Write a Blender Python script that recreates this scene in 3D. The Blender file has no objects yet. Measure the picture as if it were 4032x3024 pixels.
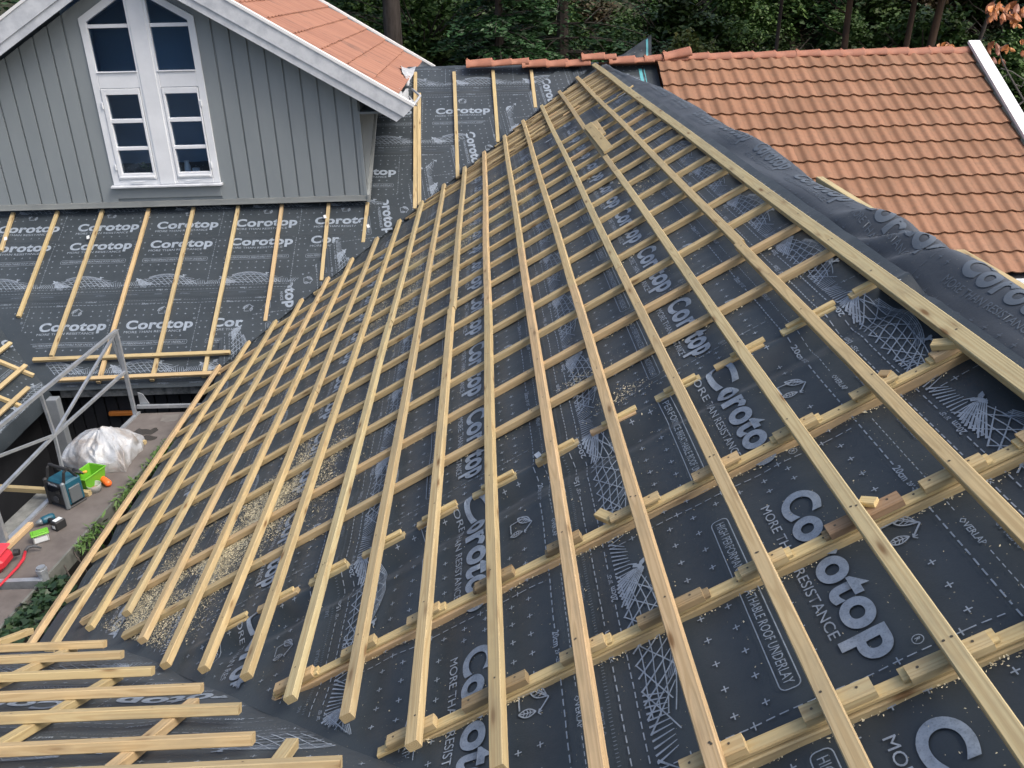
import bpy, math, random
import numpy as np
from mathutils import Vector, Matrix

S = bpy.context.scene
COL = S.collection
R = math.radians
# ------------------------------------------------------------------ camera
F, PIT, ROL, YAW = 3385.892, 0.4395532, -0.0231961, 0.0227839
CAMZ = 6.6
_cy, _sy, _cp, _sp, _cr, _sr = math.cos(YAW), math.sin(YAW), math.cos(PIT), math.sin(PIT), math.cos(ROL), math.sin(ROL)
FW = np.array([_sy*_cp, _cy*_cp, -_sp]); _rt = np.array([_cy, -_sy, 0.]); _up = np.cross(_rt, FW)
RT = _rt*_cr + _up*_sr; UP = -_rt*_sr + _up*_cr
cam = bpy.data.objects.new('camera', bpy.data.cameras.new('camera')); COL.objects.link(cam)
cam.data.sensor_width = 36; cam.data.lens = F/4032*36; cam.data.clip_start = .05; cam.data.clip_end = 500
_m = Matrix.Identity(4)
for _i in range(3):
    _m[_i][0] = RT[_i]; _m[_i][1] = UP[_i]; _m[_i][2] = -FW[_i]
_m[2][3] = CAMZ
cam.matrix_world = _m
S.camera = cam
# ------------------------------------------------------------------ world and sun (bright overcast day)
W = bpy.data.worlds.new('World'); S.world = W; W.use_nodes = True
nt = W.node_tree; bg = nt.nodes['Background']
sky = nt.nodes.new('ShaderNodeTexSky'); sky.sky_type = 'NISHITA'; sky.sun_disc = False
SUN_EL, SUN_AZ = 52, 115          # azimuth measured clockwise from +Y
sky.sun_elevation = R(SUN_EL); sky.sun_rotation = R(SUN_AZ); sky.air_density = 1.0; sky.dust_density = 6.0; sky.ozone_density = 1.2
nt.links.new(sky.outputs[0], bg.inputs[0]); bg.inputs[1].default_value = 0.15
sun = bpy.data.objects.new('sun', bpy.data.lights.new('sun', 'SUN')); COL.objects.link(sun)
sun.data.energy = 1.2; sun.data.angle = R(24); sun.data.color = (1, .965, .91)
_d = Vector((math.sin(R(SUN_AZ))*math.cos(R(SUN_EL)), math.cos(R(SUN_AZ))*math.cos(R(SUN_EL)), math.sin(R(SUN_EL))))
sun.rotation_euler = _d.to_track_quat('Z', 'Y').to_euler()
S.view_settings.view_transform = 'Standard'; S.view_settings.look = 'None'; S.view_settings.gamma = 1
S.view_settings.exposure = 0.65

# ------------------------------------------------------------------ roof planes
TH = 0.5165440; CT, ST, TT = math.cos(TH), math.sin(TH), math.tan(TH)
X1, Z1, SP = -3.2262416, 2.5892252, 0.3334551
YC, CS = 4.1416686, .5094
YV, YN = 9.2930532, 5.0275045
U18 = 5.668; X18 = X1+U18*CT; Z18 = Z1+U18*ST
XW = -5.14
def MR(u, y, o=0.): return np.array([X1+u*CT-o*ST, y, Z1+u*ST+o*CT])
def LR(x, v, o=0.): return np.array([x, YV+v*CT-o*ST, Z1+v*ST+o*CT])
def NR(x, v, o=0.): return np.array([x, YN-v*CT+o*ST, Z1+v*ST+o*CT])
def WL(w, y, o=0.): return np.array([XW-w*CT+o*ST, y, Z1-.1+w*ST+o*CT])
AX = {'MR': (np.array([CT, 0, ST]), np.array([0, 1., 0]), np.array([-ST, 0, CT])),
      'LR': (np.array([0, CT, ST]), np.array([1., 0, 0]), np.array([0, -ST, CT])),
      'NR': (np.array([0, -CT, ST]), np.array([1., 0, 0]), np.array([0, ST, CT])),
      'WL': (np.array([-CT, 0, ST]), np.array([0, 1., 0]), np.array([ST, 0, CT]))}
def ray(c, r, zx, zy):
    px, py = c*1008+zx*.4557, r*756+zy*.4557
    return FW+RT*(px-2016)/F-UP*(py-1512)/F
def hitp(d, n, p):
    o = np.array([0, 0, CAMZ]); n = np.array(n, float)
    return o+d*((n@(np.array(p)-o))/(n@d))
def mu(c, r, zx, zy, o=-.045):
    P = hitp(ray(c, r, zx, zy), AX['MR'][2], MR(0, 0, o)); return (P[0]-X1+o*ST)/CT, P[1]
def lu(c, r, zx, zy, o=-.045):
    P = hitp(ray(c, r, zx, zy), AX['LR'][2], LR(0, 0, o)); return P[0], (P[1]-YV+o*ST)/CT
def nu(c, r, zx, zy, o=-.045):
    P = hitp(ray(c, r, zx, zy), AX['NR'][2], NR(0, 0, o)); return P[0], (YN-P[1]+o*ST)/CT
def wu(c, r, zx, zy, o=-.045):
    P = hitp(ray(c, r, zx, zy), AX['WL'][2], WL(0, 0, o)); return (XW-P[0]+o*ST)/CT, P[1]
def zp(c, r, zx, zy, Z): return hitp(ray(c, r, zx, zy), (0, 0, 1), (0, 0, Z))
def yp(c, r, zx, zy, Y): return hitp(ray(c, r, zx, zy), (0, 1, 0), (0, Y, 0))

# ------------------------------------------------------------------ object helpers
def tag(o, label=None, cat=None, group=None, kind=None):
    if label: o['label'] = label
    if cat: o['category'] = cat
    if group: o['group'] = group
    if kind: o['kind'] = kind
    return o
def link(name, me, parent=None):
    o = bpy.data.objects.new(name, me); COL.objects.link(o)
    if parent is not None: o.parent = parent
    return o
def empty(name, loc, rz=0):
    o = bpy.data.objects.new(name, None); COL.objects.link(o); o.location = loc; o.rotation_euler = (0, 0, rz); o.empty_display_size = .1
    return o
def smooth(me, on=True):
    me.polygons.foreach_set('use_smooth', [on]*len(me.polygons))
class MB:
    def __init__(s): s.v = []; s.f = []; s.m = []
    def add(s, vs, fs, mi=0):
        n = len(s.v); s.v += [tuple(map(float, p)) for p in vs]; s.f += [tuple(n+i for i in f) for f in fs]; s.m += [mi]*len(fs)
        return s
    def box(s, a, b, mi=0, T=None, ch=0.):
        x0, y0, z0 = a; x1, y1, z1 = b
        if ch <= 0:
            vs = [(x, y, z) for x in (x0, x1) for y in (y0, y1) for z in (z0, z1)]
            fs = [(0, 1, 3, 2), (4, 6, 7, 5), (0, 4, 5, 1), (2, 3, 7, 6), (0, 2, 6, 4), (1, 5, 7, 3)]
        else:
            vs = []; fs = []
            idx = {}
            def p(q):
                if q not in idx: idx[q] = len(vs); vs.append(q)
                return idx[q]
            xs = (x0, x1); ys = (y0, y1); zs = (z0, z1)
            def c(i, j, k, ax):
                q = [xs[i], ys[j], zs[k]]; sg = [1-2*i, 1-2*j, 1-2*k]
                for t in range(3):
                    if t != ax: q[t] += sg[t]*ch
                return p(tuple(q))
            for ax in range(3):
                for e in (0, 1):
                    l = []
                    for a_, b_ in ((0, 0), (1, 0), (1, 1), (0, 1)):
                        ijk = [0, 0, 0]; ijk[ax] = e; ijk[(ax+1) % 3] = a_; ijk[(ax+2) % 3] = b_
                        l.append(c(*ijk, ax))
                    fs.append(tuple(l if e else l[::-1]))
            for ax in range(3):
                a1, a2 = (ax+1) % 3, (ax+2) % 3
                for e1 in (0, 1):
                    for e2 in (0, 1):
                        ij = []
                        for e in (0, 1):
                            q = [0, 0, 0]; q[ax] = e; q[a1] = e1; q[a2] = e2; ij.append(q)
                        fs.append((c(*ij[0], a1), c(*ij[1], a1), c(*ij[1], a2), c(*ij[0], a2)))
            for i in (0, 1):
                for j in (0, 1):
                    for k in (0, 1): fs.append((c(i, j, k, 0), c(i, j, k, 1), c(i, j, k, 2)))
        if T is not None: vs = [tuple(T @ Vector(q)) for q in vs]
        return s.add(vs, fs, mi)
    def tube(s, pts, r, n=8, mi=0, cap=True, sq=False):
        pts = [Vector(p) for p in pts]; rr = r if isinstance(r, (list, tuple)) else [r]*len(pts)
        vs = []; fs = []; N = None
        for i, p in enumerate(pts):
            t = (pts[min(i+1, len(pts)-1)]-pts[max(i-1, 0)]).normalized()
            if N is None:
                N = Vector((0, 0, 1)) if abs(t.z) < .9 else Vector((1, 0, 0))
            N = (N-t*N.dot(t)).normalized(); B = t.cross(N)
            for k in range(n):
                a = 2*math.pi*(k+(.5 if sq else 0))/n
                vs.append(p+(N*math.cos(a)+B*math.sin(a))*rr[i])
        for i in range(len(pts)-1):
            for k in range(n): fs.append((i*n+k, i*n+(k+1) % n, (i+1)*n+(k+1) % n, (i+1)*n+k))
        if cap: fs.append(tuple(range(n))[::-1]); fs.append(tuple((len(pts)-1)*n+k for k in range(n)))
        return s.add(vs, fs, mi)
    def lathe(s, prof, n=20, T=None, mi=0):
        vs = []; fs = []
        for (r, z) in prof:
            for k in range(n): vs.append((r*math.cos(2*math.pi*k/n), r*math.sin(2*math.pi*k/n), z))
        for i in range(len(prof)-1):
            for k in range(n): fs.append((i*n+k, i*n+(k+1) % n, (i+1)*n+(k+1) % n, (i+1)*n+k))
        fs.append(tuple(range(n))[::-1]); fs.append(tuple((len(prof)-1)*n+k for k in range(n)))
        if T is not None: vs = [tuple(T @ Vector(q)) for q in vs]
        return s.add(vs, fs, mi)
    def prism(s, poly, d, mi=0):      # poly: list of 3D points, d: extrusion vector
        n = len(poly); d = np.array(d, float); vs = [np.array(p, float) for p in poly]; vs += [p+d for p in vs]
        fs = [tuple(range(n))[::-1], tuple(range(n, 2*n))]+[(i, (i+1) % n, n+(i+1) % n, n+i) for i in range(n)]
        return s.add(vs, fs, mi)
    def mesh(s, name, mats):
        me = bpy.data.meshes.new(name); me.from_pydata(s.v, [], s.f)
        for m in (mats if isinstance(mats, (list, tuple)) else [mats]): me.materials.append(m)
        me.polygons.foreach_set('material_index', s.m); me.update()
        return me
    def obj(s, name, mats, parent=None, sm=False, fixn=True):
        me = s.mesh(name, mats)
        if fixn:
            import bmesh
            b = bmesh.new(); b.from_mesh(me); bmesh.ops.recalc_face_normals(b, faces=b.faces); b.to_mesh(me); b.free()
        if sm: smooth(me)
        return link(name, me, parent)

# ------------------------------------------------------------------ materials
def mat(name, base=(.5, .5, .5), rough=.6, metal=0., spec=.5):
    m = bpy.data.materials.new(name); m.use_nodes = True
    b = m.node_tree.nodes['Principled BSDF']
    b.inputs['Base Color'].default_value = (*base, 1); b.inputs['Roughness'].default_value = rough; b.inputs['Metallic'].default_value = metal
    b.inputs['Specular IOR Level'].default_value = spec
    return m
class NT:
    def __init__(s, m): s.t = m.node_tree; s.b = s.t.nodes['Principled BSDF']
    def n(s, ty, ins=None, **kw):
        x = s.t.nodes.new('ShaderNode'+ty)
        for k, v in kw.items(): setattr(x, k, v)
        for k, v in (ins or {}).items():
            if hasattr(v, 'is_output') or isinstance(v, bpy.types.NodeSocket): s.t.links.new(v, x.inputs[k])
            else: x.inputs[k].default_value = v
        return x
    def l(s, a, b): s.t.links.new(a, b)
    def math(s, op, a, b=None, c=None, clamp=False):
        d = {0: a}
        if b is not None: d[1] = b
        if c is not None: d[2] = c
        return s.n('Math', d, operation=op, use_clamp=clamp).outputs[0]
    def ramp(s, f, stops):
        x = s.n('ValToRGB', {0: f}); e = x.color_ramp.elements
        while len(e) < len(stops): e.new(.5)
        for i, (p, c) in enumerate(stops): e[i].position = p; e[i].color = (*c, 1) if len(c) == 3 else c
        return x.outputs[0]
    def mix(s, f, a, b, mode='MIX'):
        x = s.n('Mix', data_type='RGBA', blend_type=mode)
        for i, v in ((0, f), (6, a), (7, b)):
            if isinstance(v, bpy.types.NodeSocket): s.l(v, x.inputs[i])
            else: x.inputs[i].default_value = v if i == 0 else ((*v, 1) if len(v) == 3 else v)
        return x.outputs[2]
    def bump(s, h, st=.3, d=.01):
        x = s.n('Bump', {'Height': h, 'Strength': st, 'Distance': d}); s.l(x.outputs[0], s.b.inputs['Normal']); return x
def g3(v): return (v, v, v)
def lin(r, g, b):
    f = lambda c: (c/255/12.92 if c/255 <= .04045 else ((c/255+.055)/1.055)**2.4)
    return (f(r), f(g), f(b))

def wood_mat(name, cols, dark=.55, knots=True, rough=.75):
    m = mat(name, cols[0], rough, spec=.25); t = NT(m)
    tc = t.n('TexCoord'); oi = t.n('ObjectInfo')
    off = t.n('CombineXYZ', {0: t.math('MULTIPLY', oi.outputs['Random'], 37.), 1: t.math('MULTIPLY', oi.outputs['Random'], .9), 2: t.math('MULTIPLY', oi.outputs['Random'], .37)})
    p = t.n('VectorMath', {0: tc.outputs['Object'], 1: off.outputs[0]}, operation='ADD').outputs[0]
    st = t.n('VectorMath', {0: p, 1: (.35, 6., 6.)}, operation='MULTIPLY').outputs[0]
    n1 = t.n('TexNoise', {'Vector': st, 'Scale': 1.6, 'Detail': 3., 'Roughness': .5}).outputs[0]
    # growth rings: distance from a wandering pith below the face
    sx = t.n('SeparateXYZ', {0: tc.outputs['Object']})
    wob = t.n('TexNoise', {'Vector': t.n('VectorMath', {0: p, 1: (1.3, 4., 4.)}, operation='MULTIPLY').outputs[0], 'Scale': 1., 'Detail': 2.}).outputs[0]
    yy = t.math('ADD', sx.outputs[1], t.math('MULTIPLY', t.math('SUBTRACT', wob, .5), .045))
    zz = t.math('ADD', sx.outputs[2], t.math('MULTIPLY', t.math('SUBTRACT', wob, .2), .055))
    rr = t.math('SQRT', t.math('ADD', t.math('MULTIPLY', yy, yy), t.math('MULTIPLY', zz, zz)))
    ring = t.math('SINE', t.math('MULTIPLY', rr, 760.))
    ring = t.math('SMOOTH_MIN', t.math('MULTIPLY_ADD', ring, .5, .5), .9, .1)
    fib = t.n('TexNoise', {'Vector': t.n('VectorMath', {0: p, 1: (3., 160., 160.)}, operation='MULTIPLY').outputs[0], 'Scale': 1., 'Detail': 2.}).outputs[0]
    base = t.ramp(oi.outputs['Random'], [(i/(max(1, len(cols)-1)), c) for i, c in enumerate(cols)])
    c1 = t.mix(t.math('MULTIPLY', t.math('POWER', ring, 3.), .62), base, tuple(x*y for x, y in zip(cols[0], (.52, .40, .30))))
    c2 = t.mix(t.math('MULTIPLY', t.math('SUBTRACT', 1., fib), .5), c1, tuple(x*.6 for x in cols[0]))
    c3 = t.mix(t.math('MULTIPLY', n1, .42), c2, tuple(x*y for x, y in zip(cols[-1], (1.12, 1.1, 1.02))))
    if knots:
        v = t.n('TexVoronoi', {'Vector': t.n('VectorMath', {0: p, 1: (3.2, 13., 13.)}, operation='MULTIPLY').outputs[0], 'Scale': 1., 'Randomness': 1.}).outputs['Distance']
        k = t.ramp(v, [(.0, (1, 1, 1)), (.07, (.9, .9, .9)), (.15, (.25, .25, .25)), (.26, (0, 0, 0))])
        c3 = t.mix(k, c3, (.16, .09, .04))
    # weather stains
    n5 = t.n('TexNoise', {'Vector': t.n('VectorMath', {0: p, 1: (2.2, 8., 8.)}, operation='MULTIPLY').outputs[0], 'Scale': 1., 'Detail': 5., 'Roughness': .7}).outputs[0]
    c3 = t.mix(1., c3, (1.04, 1.03, .98), 'MULTIPLY')
    c4 = t.mix(t.math('MULTIPLY', t.ramp(n5, [(.46, g3(0)), (.70, g3(1))]), .5), c3, (.25, .215, .14))
    t.l(c4, t.b.inputs['Base Color'])
    t.bump(t.math('ADD', t.math('MULTIPLY', fib, .6), t.math('MULTIPLY', ring, .25)), .5, .0015)
    return m
M = {}
M['wood'] = wood_mat('pine_wood', [(.47, .365, .205), (.52, .415, .245), (.44, .37, .225), (.55, .375, .24), (.49, .40, .21), (.36, .30, .195), (.47, .44, .27), (.53, .43, .26)])
M['wood_dull'] = wood_mat('weathered_wood', [(.27, .205, .12), (.37, .285, .17), (.23, .18, .115)])
M['wood_brown'] = wood_mat('brown_treated_wood', [(.33, .225, .15), (.29, .20, .13)])
M['wood_pale'] = wood_mat('pale_fresh_wood', [(.62, .50, .27), (.58, .47, .26)])
M['screw'] = mat('dark_screw', (.12, .10, .07), .4, .6)

def membrane_mat(name, base):
    m = mat(name, base, .5, spec=.5); t = NT(m)
    tc = t.n('TexCoord').outputs['Object']
    n1 = t.n('TexNoise', {'Vector': tc, 'Scale': 2.3, 'Detail': 6., 'Roughness': .6}).outputs[0]
    n2 = t.n('TexNoise', {'Vector': tc, 'Scale': 150., 'Detail': 2.}).outputs[0]
    sp = t.n('TexVoronoi', {'Vector': tc, 'Scale': 55.}).outputs['Distance']
    den = t.n('TexNoise', {'Vector': tc, 'Scale': 3.1, 'Detail': 4., 'Roughness': .7}).outputs[0]
    c = t.mix(t.ramp(n1, [(.35, g3(0)), (.7, g3(1))]), base, tuple(x*1.35+.004 for x in base))
    c = t.mix(t.math('MULTIPLY', n2, .35), c, tuple(x*.5 for x in base))
    thr = t.math('MULTIPLY_ADD', den, .26, -.035)
    spk = t.math('LESS_THAN', sp, thr)
    sel = t.n('TexWhiteNoise', {'Vector': t.n('TexVoronoi', {'Vector': tc, 'Scale': 55.}).outputs['Position']}).outputs[0]
    spk = t.math('MULTIPLY', spk, t.math('GREATER_THAN', sel, .55))
    c = t.mix(t.math('MULTIPLY', spk, .6), c, (.34, .31, .21))
    t.l(c, t.b.inputs['Base Color'])
    rgh = t.math('MULTIPLY_ADD', n1, .22, .42); t.l(rgh, t.b.inputs['Roughness'])
    n3 = t.n('TexNoise', {'Vector': tc, 'Scale': 26., 'Detail': 4.}).outputs[0]
    t.bump(t.math('ADD', t.math('MULTIPLY', n2, .25), n3), .35, .004)
    t.b.inputs['Sheen Weight'].default_value = .14; t.b.inputs['Sheen Roughness'].default_value = .4; t.b.inputs['Sheen Tint'].default_value = (.6, .7, .85, 1)
    return m
M['mem'] = membrane_mat('roof_underlay_black', (.027, .0365, .0445))
def print_mat():
    m = mat('underlay_print', (.33, .40, .50), .55); t = NT(m)
    tc = t.n('TexCoord').outputs['Object']
    n = t.n('TexNoise', {'Vector': tc, 'Scale': 28., 'Detail': 5., 'Roughness': .65}).outputs[0]
    n2 = t.n('TexNoise', {'Vector': tc, 'Scale': 170., 'Detail': 2.}).outputs[0]
    f = t.math('ADD', t.ramp(n, [(.42, g3(0)), (.72, g3(.55))]), t.math('MULTIPLY', t.ramp(n2, [(.5, g3(0)), (.7, g3(1))]), .35), clamp=True)
    t.l(t.mix(f, (.275, .325, .385), (.10, .125, .15)), t.b.inputs['Base Color'])
    return m
M['print'] = print_mat()
def print_soft():
    m = mat('underlay_print_faint', (.12, .15, .19), .55); return m
M['print2'] = print_soft()
def noisy(name, a, b, sc=8., rough=.7, bump=.0, bd=.01, metal=0., spec=.5, det=5., lo=.35, hi=.68, st=None, coord='Object'):
    m = mat(name, a, rough, metal, spec); t = NT(m); tc = t.n('TexCoord').outputs[coord]
    if st: tc = t.n('VectorMath', {0: tc, 1: st}, operation='MULTIPLY').outputs[0]
    n = t.n('TexNoise', {'Vector': tc, 'Scale': sc, 'Detail': det, 'Roughness': .65}).outputs[0]
    t.l(t.mix(t.ramp(n, [(lo, g3(0)), (hi, g3(1))]), a, b), t.b.inputs['Base Color'])
    if bump: t.bump(n, bump, bd)
    return m
M['grey_wall'] = noisy('grey_painted_boards', (.225, .256, .270), (.255, .286, .298), 3., .55, .1, .003, st=(1, 1, .25))
M['white'] = noisy('white_paint', (.78, .81, .84), (.70, .73, .76), 3., .45)
M['white_old'] = noisy('weathered_white_paint', (.60, .63, .66), (.33, .36, .40), 5., .6, .1, .004, lo=.42, hi=.85)
M['white_metal'] = mat('white_metal_cap', (.80, .81, .80), .35)
M['galv'] = noisy('galvanised_steel', (.34, .37, .40), (.46, .49, .52), 14., .42, metal=.55)
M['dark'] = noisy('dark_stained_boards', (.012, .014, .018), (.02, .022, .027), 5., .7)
M['dark_grey'] = mat('dark_grey_paint', (.05, .055, .062), .6)
M['concrete'] = noisy('concrete', (.12, .12, .115), (.18, .178, .165), 9., .9, .3, .01)
M['black'] = mat('black_rubber', (.02, .021, .023), .55)
M['teal'] = mat('teal_plastic', (.012, .085, .13), .45)
M['green'] = mat('green_plastic', (.13, .40, .025), .45)
M['orange'] = mat('orange_plastic', (.85, .16, .03), .4)
M['red'] = mat('red_plastic', (.50, .025, .04), .45)
M['silver'] = mat('silver_plastic', (.19, .22, .24), .4, .3)
M['clear'] = mat('milky_clear_plastic', (.55, .56, .55), .3); M['clear'].node_tree.nodes['Principled BSDF'].inputs['Alpha'].default_value = .55
M['yellow'] = mat('yellow_handle', (.72, .38, .06), .5)
M['label'] = mat('paper_label', (.62, .66, .68), .6)
M['felt'] = noisy('white_felt', (.42, .44, .46), (.30, .32, .34), 12., .9, .4, .02)
M['room'] = mat('room_reflection_blue', (.36, .50, .66), .9)  # bright blue walls, painted to stand in for the reflection in the panes

M['bark'] = noisy('tree_bark', (.045, .036, .030), (.10, .085, .075), 9., .95, .8, .02, st=(1, 1, .2))
def tile_mat():
    m = mat('clay_tile', (.42, .17, .09), .7, spec=.3); t = NT(m)
    tc = t.n('TexCoord').outputs['Object']
    n1 = t.n('TexNoise', {'Vector': tc, 'Scale': 1.4, 'Detail': 5., 'Roughness': .65}).outputs[0]
    n2 = t.n('TexNoise', {'Vector': tc, 'Scale': 17., 'Detail': 6., 'Roughness': .75}).outputs[0]
    at = t.n('Attribute', attribute_name='tile_tone').outputs['Fac']
    c = t.mix(at, (.205, .104, .058), (.278, .140, .080))
    c = t.mix(t.math('MULTIPLY', t.ramp(n1, [(.4, g3(0)), (.75, g3(1))]), .35), c, (.33, .185, .118))
    c = t.mix(t.math('MULTIPLY', t.ramp(n2, [(.47, g3(0)), (.70, g3(1))]), .6), c, (.15, .095, .062))
    t.l(c, t.b.inputs['Base Color']); t.bump(n2, .15, .004)
    return m
M['tile'] = tile_mat()
def tile2_mat():
    m = mat('red_clay_tile_stained', (.44, .15, .09), .65, spec=.35); t = NT(m)
    tc = t.n('TexCoord').outputs['Object']
    at = t.n('Attribute', attribute_name='tile_tone').outputs['Fac']
    mp = t.n('Mapping', {'Vector': tc, 'Rotation': (0, R(30.8), 0), 'Scale': (1., 11., 1.)}).outputs[0]
    n1 = t.n('TexNoise', {'Vector': mp, 'Scale': 1.6, 'Detail': 5., 'Roughness': .7}).outputs[0]
    n3 = t.n('TexNoise', {'Vector': tc, 'Scale': .9, 'Detail': 2.}).outputs[0]
    c = t.mix(at, (.27, .128, .085), (.325, .160, .105))
    st = t.math('MULTIPLY', t.ramp(n1, [(.52, g3(0)), (.64, g3(1))]), t.ramp(n3, [(.44, g3(.12)), (.6, g3(1))]))
    c = t.mix(t.math('MULTIPLY', st, .75), c, (.10, .065, .055))
    t.l(c, t.b.inputs['Base Color']); t.b.inputs['Coat Weight'].default_value = .1
    return m
M['tile2'] = tile2_mat()
def ridge_mat():
    return noisy('ridge_tile_clay', (.31, .125, .075), (.24, .105, .068), 9., .7, .2, .004, lo=.45, hi=.8)
M['ridge'] = ridge_mat()

# ------------------------------------------------------------------ value noise used to shape cloth and ground
_rs = np.random.RandomState(7); _tab = _rs.rand(256, 256)
def vn(x, y):
    x = np.asarray(x, float); y = np.asarray(y, float)
    xi = np.floor(x).astype(int); yi = np.floor(y).astype(int); fx = x-xi; fy = y-yi
    fx = fx*fx*(3-2*fx); fy = fy*fy*(3-2*fy)
    a = _tab[xi % 256, yi % 256]; b = _tab[(xi+1) % 256, yi % 256]; c = _tab[xi % 256, (yi+1) % 256]; d = _tab[(xi+1) % 256, (yi+1) % 256]
    return (a*(1-fx)+b*fx)*(1-fy)+(c*(1-fx)+d*fx)*fy-.5
def sstep(a, b, x):
    t = np.clip((np.asarray(x, float)-a)/(b-a), 0, 1); return t*t*(3-2*t)

# ================================================================== PRINT on the underlay (one repeat, laid out flat)
PER = 1.05
class Flat:
    def __init__(s): s.v = []; s.f = []; s.m = []
    def poly(s, pts, mi=0):
        n = len(s.v); s.v += [tuple(p) for p in pts]
        for i in range(1, len(pts)-1): s.f.append((n, n+i, n+i+1)); s.m.append(mi)
    def line(s, a, b, w, w2=None, mi=0, mx=.07):
        a = np.array(a, float); b = np.array(b, float); L = np.linalg.norm(b-a)
        if L < 1e-6: return
        w2 = w if w2 is None else w2; d = (b-a)/L; nn = np.array([-d[1], d[0]]); k = max(1, int(math.ceil(L/mx)))
        for i in range(k):
            p = a+(b-a)*i/k; q = a+(b-a)*(i+1)/k; wa = w+(w2-w)*i/k; wb = w+(w2-w)*(i+1)/k
            s.poly([p-nn*wa/2, q-nn*wb/2, q+nn*wb/2, p+nn*wa/2], mi)
    def curve(s, pts, w, mi=0):
        for p, q in zip(pts[:-1], pts[1:]): s.line(p, q, w, mi=mi)
    def dash(s, a, b, w, on, off):
        a = np.array(a, float); b = np.array(b, float); L = np.linalg.norm(b-a); d = (b-a)/L; t = 0
        while t < L:
            s.line(a+d*t, a+d*min(L, t+on), w); t += on+off
    def plus(s, x, y, r=.0125, w=.0042):
        s.line((x-r, y), (x+r, y), w); s.line((x, y-r), (x, y-w/2), w); s.line((x, y+w/2), (x, y+r), w)
def text2d(txt, bold=0., res=3, space=1.):
    c = bpy.data.curves.new('t', 'FONT'); c.body = txt; c.size = 1; c.offset = bold; c.resolution_u = res; c.space_character = space
    o = bpy.data.objects.new('t', c); COL.objects.link(o)
    dg = bpy.context.evaluated_depsgraph_get(); me = bpy.data.meshes.new_from_object(o.evaluated_get(dg))
    me.calc_loop_triangles()
    V = np.array([v.co[:2] for v in me.vertices]).reshape(-1, 2); T = [tuple(t.vertices) for t in me.loop_triangles]
    bpy.data.objects.remove(o); bpy.data.curves.remove(c); bpy.data.meshes.remove(me)
    return V, T
def put_text(F_, txt, x0, x1, y0, y1, bold=0., res=3, flip=False, mi=0, space=1.):
    V, T = text2d(txt, bold, res, space)
    if not len(V): return
    lo = V.min(0); hi = V.max(0)
    if y1 is None:      # keep cap height from y0 as a scale
        sy = y0[1]; Y = y0[0]+V[:, 1]*sy
    else: Y = y0+(V[:, 1]-lo[1])/(hi[1]-lo[1])*(y1-y0)
    X = x0+(V[:, 0]-lo[0])/(hi[0]-lo[0])*(x1-x0)
    if flip: X = x0+x1-X; Y = (y0+y1)-Y
    n = len(F_.v); F_.v += list(zip(X, Y)); F_.f += [tuple(n+i for i in t) for t in T]; F_.m += [mi]*len(T)
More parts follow.
